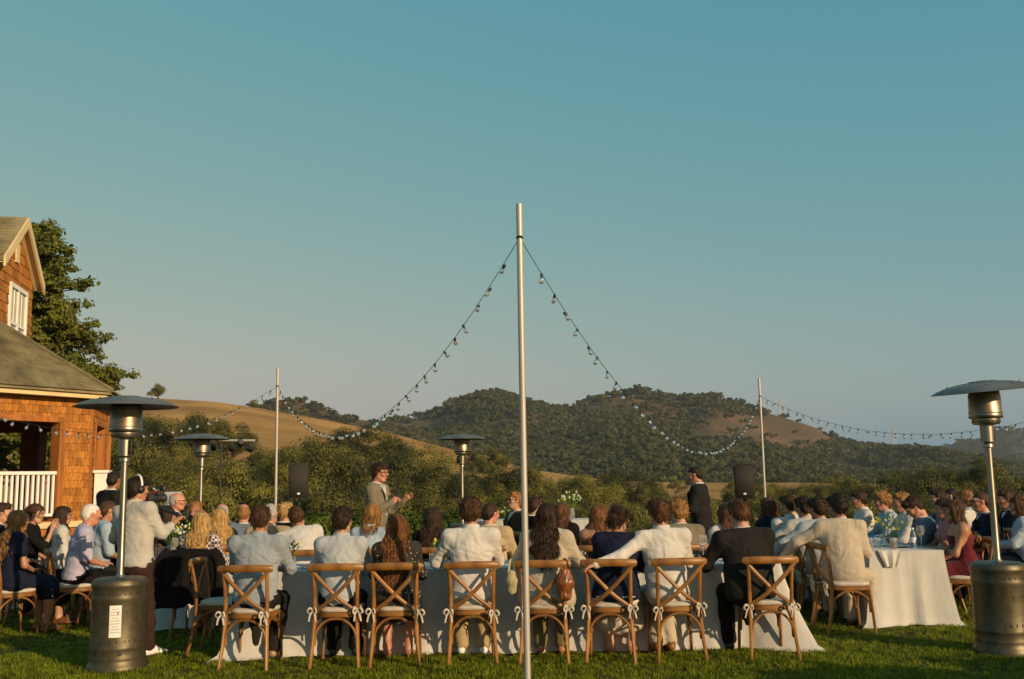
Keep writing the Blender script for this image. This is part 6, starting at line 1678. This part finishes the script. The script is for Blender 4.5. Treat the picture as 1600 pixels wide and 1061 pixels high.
guest('l16', '', 'person standing in a dark suit half hidden by the near left heater', 170, 731, 13.2, -40, 'people standing at the left', pose='stand', s=.985, hair=('crop', 'black'), top=('jacket', 'charcoal', 'white'), bottom=('trousers', 'black'), shoes='black', arms=('hip', 'hip'), tone='deep', htop=None, width=1.05, head=(20, 0, 0))
vid = guest('l17', '', 'person in pale shirt, brown trousers and headphones standing with a video camera', 217, 739, 9.5, -26, 'people standing at the left', pose='stand', s=.925, hair=('short', 'black'), top=('shirt', 'offwhite'), sleeve=1.55, bottom=('trousers', 'chocolate'), shoes='white', arms=('hip', ((.09, .10, -.25), (.06, .33, -.13))), tone='tan', htop=None, width=1.06, head=(-16, 2, 0), tuck=(-.04, .10), lean=3, side=-7, curl=(.5, 1.05), vox=.0115)
# right hand table
guest('r1', 'man in the cream suit', 'person in a cream linen suit twisted round with an arm on his chair back', 1310, 771, 10.35, -38, G_RIGHT, hair=('short', 'black'), top=('jacket', 'cream', 'white'), arms=(((.20, .05, -.10), (.34, .16, -.26)), 'lap'), bottom=('trousers', 'cream'), shoes='brown', lean=10, side=-7, twist=34, head=(26, 2, 0), cyaw=-88, coff=(.0, .0), tone='tan', width=1.05)
guest('r2', 'second man leaning on his chair', 'person in a pale jacket leaning on a chair back just beyond the cream suit', 1284, 775, 11.0, -30, G_RIGHT, hair=('short', 'dark'), top=('jacket', 'paleblue', 'white'), arms=(((.22, .04, -.13), (.36, .15, -.27)), 'lap'), bottom=('trousers', 'sand'), lean=12, side=-10, twist=30, head=(28, 2, 0), cyaw=-88, coff=(0, 0), tone='ruddy')
guest('r3', 'third man leaning on his chair', 'person in an off-white shirt leaning on a chair back beyond the pale jacket', 1262, 774, 11.7, -30, G_RIGHT, hair=('short', 'dark'), top=('shirt', 'offwhite'), arms=(((.22, .04, -.13), (.36, .15, -.27)), 'lap'), bottom=('trousers', 'slate'), lean=12, side=-10, twist=30, head=(26, 2, 0), cyaw=-88, coff=(0, 0))
guest('r4', 'dark haired guest beyond the leaning men', 'person with dark hair lowest of the heads left of the leaning men', 1234, 786, 12.1, 10, G_RIGHT, hair=('short', 'mid'), top=('shirt', 'white'), head=(30, 6, 0), arms=('lap', 'lap'))
guest('r5', 'woman with highlighted hair', 'person with brown hair highlighted blond on top beyond the leaning men', 1240, 771, 13.0, 20, G_RIGHT, sex='f', hair=('long', 'brown'), top=('dress', 'navy'), sleeve=1.7, bottom=('none',), arms=('lap', 'lap'))
guest('r6', 'brown haired woman in navy', 'person with golden brown hair in a navy top right of the black suited man', 1203, 777, 12.4, 24, G_RIGHT, sex='f', hair=('bob', 'brown'), top=('dress', 'navy'), sleeve=1.9, bottom=('none',), arms=('lap', 'lap'), head=(14, 0, 0))
guest('r7', 'dark haired man in profile', 'person with dark hair and a white shirt in profile left of the yellow flowers', 1349, 764, 13.8, 84, G_RIGHT, hair=('side', 'dark'), top=('shirt', 'white'), tone='tan', lean=6, head=(0, 2, 0))
guest('r8', 'reddish-blond man', 'person with curly reddish-blond hair and a pale blue shirt above the yellow flowers', 1388, 774, 13.2, 86, G_RIGHT, hair=('curly', 'sandy'), top=('shirt', 'skyblue'), tone='ruddy', lean=8)
guest('r9', 'man in shirt and tie', 'person with light brown hair and a white shirt behind the water bottle', 1414, 767, 12.5, 84, G_RIGHT, hair=('short', 'sandy'), top=('shirt', 'white'), tone='ruddy', lean=4)
guest('r10', 'man looking down', 'person in a blue-grey suit looking down at his lap', 1450, 775, 11.7, 82, G_RIGHT, hair=('short', 'dark'), top=('jacket', 'slate', 'white', 'navy'), tone='ruddy', lean=12, hump=6, head=(4, 34, 0), arms=('table', 'lap'))
guest('r11', 'guest in dusty rose', 'person with dark hair and a dusty rose dress beside the burgundy dress', 1480, 776, 11.25, 80, G_RIGHT, sex='f', hair=('bun', 'dark'), top=('dress', 'rose'), sleeve=.5, bottom=('none',), arms=('tablein', 'tablein'), tone='tan')
guest('r12', 'woman in the burgundy dress', 'person with half-up brown hair and a strapless burgundy dress, arms crossed on the table', 1500, 785, 10.75, 76, G_RIGHT, sex='f', hair=('long', 'mid'), top=('strap', 'burgundy'), bottom=('none',), skirt_len=.8, arms=('cross', 'cross'), tone='tan', lean=8, shoes='heels', head=(6, 0, 0))
guest('r13', 'dark haired guest far back', 'person with dark hair behind the man looking down', 1470, 767, 14.2, 78, G_RIGHT, hair=('short', 'dark'), top=('jacket', 'slate', 'white'))
guest('r14', 'black haired guest far back', 'person with black hair, crown alone showing above the dusty rose dress', 1490, 769, 14.8, 70, G_RIGHT, hair=('crop', 'black'), top=('jacket', 'black', 'white'))
guest('r15', 'brown haired man in white', 'person with wavy light brown hair and a white shirt left of the right heater', 1512, 769, 13.3, 40, G_RIGHT, hair=('short', 'sandy'), top=('shirt', 'white'), tone='ruddy')
guest('r16', 'man in navy and sunglasses', 'person in a navy suit and sunglasses just left of the right heater pole', 1538, 769, 12.2, 76, G_RIGHT, hair=('crop', 'mid'), top=('jacket', 'navy', 'white'), tone='ruddy', head=(6, 0, 0), width=1.05)
guest('r17', 'man right of the heater pole', 'person with dark hair and a dark suit right of the right heater pole', 1577, 764, 13.0, 80, G_RIGHT, hair=('side', 'mid'), top=('jacket', 'navy', 'white'), tone='ruddy')
guest('r18', 'woman at the right edge', 'person with long brown hair and a pale blue top at the right edge', 1596, 785, 11.6, 60, G_RIGHT, sex='f', hair=('wavy', 'brown'), top=('blouse', 'skyblue'), bottom=('skirt', 'navy'), head=(10, 0, 0))
print('people', time.time() - T0, STATS)

# ------------------------------------------------------------------ things worn, held and hung
M_lens = mat('dark_lens', (.012, .010, .010), .12, spec=.7); M_frame = mat('glasses_frame', (.05, .03, .02), .3)
M_headset = mat('headset_white', (.78, .76, .72), .4); M_red = mat('red_plastic', (.55, .03, .02), .4)
def on_head(o, pts):
    HR, hc, HS = HEADX[o.name]; return [tuple(HR @ (npv(p) * HS) + hc) for p in pts]
def ellipse(c, a, b, n=14): return [(c[0] + a * math.cos(t), c[1], c[2] + b * math.sin(t)) for t in np.linspace(0, 2 * math.pi, n, endpoint=False)]
def glasses(o, dark=True, up=False):
    dz, dy = (.075, -.045) if up else (0, 0); mb = MB()
    for s in (-1, 1):
        lens = on_head(o, [(x, .102 + dy, z + dz) for x, _, z in ellipse((s * .034, 0, .008), .027, .021)]); mid = on_head(o, [(s * .034, .108 + dy, .008 + dz)])
        if dark: mb.add(lens + mid, [(i, (i + 1) % 14, 14) for i in range(14)] + [tuple(range(13, -1, -1))], 1)
        mb.tube(lens + lens[:1], .0028, 4, 0)
        mb.tube(on_head(o, [(s * .061, .100 + dy, .014 + dz), (s * .078, .05 + dy, .014 + dz), (s * .082, -.015 + dy, .010 + dz)]), .003, 4, 0)
    mb.tube(on_head(o, [(-.009, .104 + dy, .014 + dz), (.009, .104 + dy, .014 + dz)]), .003, 4, 0)
    mb.build('sunglasses' if dark else 'glasses', [M_frame, M_lens], o)
glasses(GUEST['f5']); glasses(GUEST['r16']); glasses(GUEST['s1'], False); glasses(GUEST['l14'], False); glasses(GUEST['p3'], True, True); glasses(GUEST['f10'], True, True)
# headphones on the camera operator
o = GUEST['l17']; mb = MB()
mb.tube(spline(on_head(o, [(-.088, -.01, .0), (-.090, -.01, .06), (-.06, -.012, .125), (0, -.014, .150), (.06, -.012, .125), (.090, -.01, .06), (.088, -.01, .0)]), 4), .011, 6, flat=(1, 1)); hp_ = mb.build('headphones', M_headset, o)
for s in (-1, 1):
    mb = MB(); c = on_head(o, [(s * .090, -.008, .0)])[0]; mb.ball(c, (.024, .034, .038), 10, 8); mb.build('ear_cup', M_black, hp_)
def hand_world(o, q, along=.07, off=(0, 0, 0)):
    w, d = HANDX[o.name][q]; p = Vector(w + d * along + npv(off)); return o.matrix_basis @ p
for k in GUEST.values(): pass
bpy.context.view_layer.update()
# microphone in the speech maker's hand
p = hand_world(GUEST['s1'], 1, .075); o = empty('microphone', p); mb = MB(); ax = Matrix.Rotation(R(-28), 3, 'X')
mb.lathe([(.010, -.10), (.013, -.05), (.015, .06), (.018, .075)], n=12, M=ax); mb.build('handle', M_black, o)
mb = MB(); mb.ball(tuple(ax @ Vector((0, 0, .095))), .026, 12, 8); mb.build('grille', M_grille, o); tag(o, 'handheld microphone held by the man in the tweed suit', 'microphone')
# folder held open by the dark suited man
p = (hand_world(GUEST['s2'], 1, .10) + hand_world(GUEST['s2'], -1, .10)) / 2; o = empty('folder', p, R(66)); 
M_ = Matrix.Rotation(R(-25), 3, 'X')
mb = MB(); mb.box((0, .04, -.02), (.24, .31, .012), M=M_); mb.build('cover', M_black, o, smooth=False)
mb = MB(); mb.box(tuple(M_ @ Vector((0, .04, -.03)) + Vector((0, .012, .02))), (.22, .29, .012), M=M_); mb.build('page', M_paper, o, smooth=False)
mb = MB(); mb.box(tuple(M_ @ Vector((0, .04, .0)) + Vector((0, -.0, .015))), (.24, .31, .006), M=M_); mb.build('cover', M_black, o, smooth=False)
tag(o, 'black folder held by the man in the black suit', 'folder')
# video camera rig
p = hand_world(GUEST['l17'], 1, .08); q = P(237, 779, p.y + .12); o = empty('video_camera', (q.x, q.y, q.z), R(-30)); mb = MB()
mb.box((0, .0, .0), (.085, .12, .10), 0, 0, .012); mb.build('body', M_black, o)
mb = MB(); mb.lathe([(.030, .06), (.034, .08), (.034, .12), (.038, .125), (.040, .16), (.035, .16)], n=18, M=Matrix.Rotation(R(-90), 3, 'X')); mb.build('lens', M_black, o)
mb = MB(); mb.tube([(0, -.06, .06), (0, -.055, .105), (0, .055, .105), (0, .06, .06)], .011, 8); mb.build('top_handle', M_black, o)
mb = MB(); mb.tube([(.04, -.02, .10), (.09, -.02, .075), (.15, -.02, .085)], .007, 6); mb.build('monitor_arm', M_headset, o)
mb = MB(); mb.lathe([(.010, 0), (.012, .035), (.009, .045)], n=10, c=(.052, -.02, .055), M=Matrix.Rotation(R(60), 3, 'Y')); mb.build('record_knob', M_red, o)
mb = MB(); mb.box((.17, -.01, .10), (.062, .05, .062), .3, 0, .010); mb.build('viewfinder', M_black, o)
h_ = p - Vector((q.x, q.y, q.z)); hl = Matrix.Rotation(R(30), 3, 'Z') @ h_; mb = MB()
mb.tube([(0, 0, -.05), hl * .5 + Vector((0, 0, -.03)), hl], .016, 8); mb.build('grip', M_black, o)
tag(o, 'black video camera rig with a red knob held by the man in headphones', 'video camera')
# brown bag hanging from the cream blouse woman's chair, pale strap bag on its other side
def bag(x, y, z, w, h, m, name, label, seed, d_=.075):
    F = Field((-w, -.14, -h - .08), (w, .14, .08), .0075)
    F.prim((0, 0, -.02), (0, 0, -h * .45), (w * .38, d_ * .45), (w * .50, d_ * .62), k=.03); F.prim((0, 0, -h * .45), (0, 0, -h * .9), (w * .50, d_ * .62), (w * .40, d_ * .55), k=.03)
    V, Q = F.nets(); N = vnorm(V, Q); V = V + N * ((np.abs(sn3(V * npv((1.6, 1.6, .6)), 75, seed)) * -.010 + sn3(V, 38, seed + 1) * .006)[:, None])
    o = empty(name, (x, y, z)); reg(link('pouch', mesh_np('pouch', V, [Q], [m]), o))
    mb = MB(); mb.tube(spline([(-w * .30, 0, -.04), (-w * .16, .01, .06), (0, .03, .085), (w * .16, .01, .06), (w * .30, 0, -.04)], 5), .008, 6, flat=(1.5, .6)); mb.build('strap', m, o)
    tag(o, label, 'bag')
bag(XU(879, 8.72), 8.735, .800, .145, .25, M_leather, 'handbag', 'gathered brown leather handbag hanging from the chair of the cream blouse', 3)
bag(XU(797, 8.74), 8.745, .80, .09, .20, cloth('bagcloth', (.36, .31, .17)), 'cloth_bag', 'small olive cloth bag hanging from the same chair as the brown handbag', 5, .05)
# black jacket over the blond woman's chair
y = 10.72; x = XU(314, y) ; mb = MB(); nx, nz_ = 22, 26; vs = []
r_ = random.Random(4)
for j in range(nz_ + 1):
    t = j / nz_
    for i in range(nx + 1):
        a = i / nx - .5; w = .60 + .10 * abs(t - .3) 
        if t < .22: yy, zz = -.235 + .0 , .60 + (.905 - .60) * t / .22
        elif t < .30: k = (t - .22) / .08; yy, zz = -.235 - .105 * k, .905 + .012 * math.sin(k * 3.14)
        else: k = (t - .30) / .70; yy, zz = -.34 - .03 * k, .905 - .56 * k
        f = math.sin(a * 22 + 1) * .6 + math.sin(a * 41 + t * 3) * .4
        amp = .018 * max(0, min(1, (t - .26) * 3)); sag = -.05 * (abs(a) * 2) ** 3
        vs.append((a * w, yy + f * amp, zz + sag + .02 * math.sin(a * 9) * (t > .9)))
mb.add(vs, [(j * (nx + 1) + i, j * (nx + 1) + i + 1, (j + 1) * (nx + 1) + i + 1, (j + 1) * (nx + 1) + i) for j in range(nz_) for i in range(nx)])
o = empty('draped_jacket', (x, y + .04, 0)); jm = mb.mesh('jacket_body', CL('black')); b_ = reg(link('jacket_body', jm, o))
for s in (-1, 1):
    mb = MB(); mb.tube(spline([(s * .22, -.30, .90), (s * .31, -.34, .78), (s * .325, -.36, .60), (s * .31, -.35, .40)], 5), [.05, .055, .055, .058, .056, .056, .054, .053, .052, .051, .050, .050, .050, .05, .05, .05], 10, flat=(1, .6)); mb.build('sleeve', CL('black'), o)
tag(o, 'black jacket draped over the chair of the blond woman', 'jacket')
print('extras', time.time() - T0, STATS)

# ------------------------------------------------------------------ haze
mb = MB(); mb.box((0, 1600, 62), (7000, 3700, 152))
hz = mb.build('haze', [], None, smooth=False)
hm = bpy.data.materials.new('haze'); hm.use_nodes = True
hn = hm.node_tree.nodes; hn.clear(); ho = hn.new('ShaderNodeOutputMaterial'); hv = hn.new('ShaderNodeVolumePrincipled')
hv.inputs['Color'].default_value = (0.80, 0.86, 0.90, 1); hv.inputs['Density'].default_value = 0.00011; hv.inputs['Anisotropy'].default_value = 0.2
hm.node_tree.links.new(hv.outputs[0], ho.inputs['Volume']); hz.data.materials.append(hm)
tag(hz, 'thin warm haze in the evening air', 'haze', kind='stuff')
print('done', time.time() - T0)
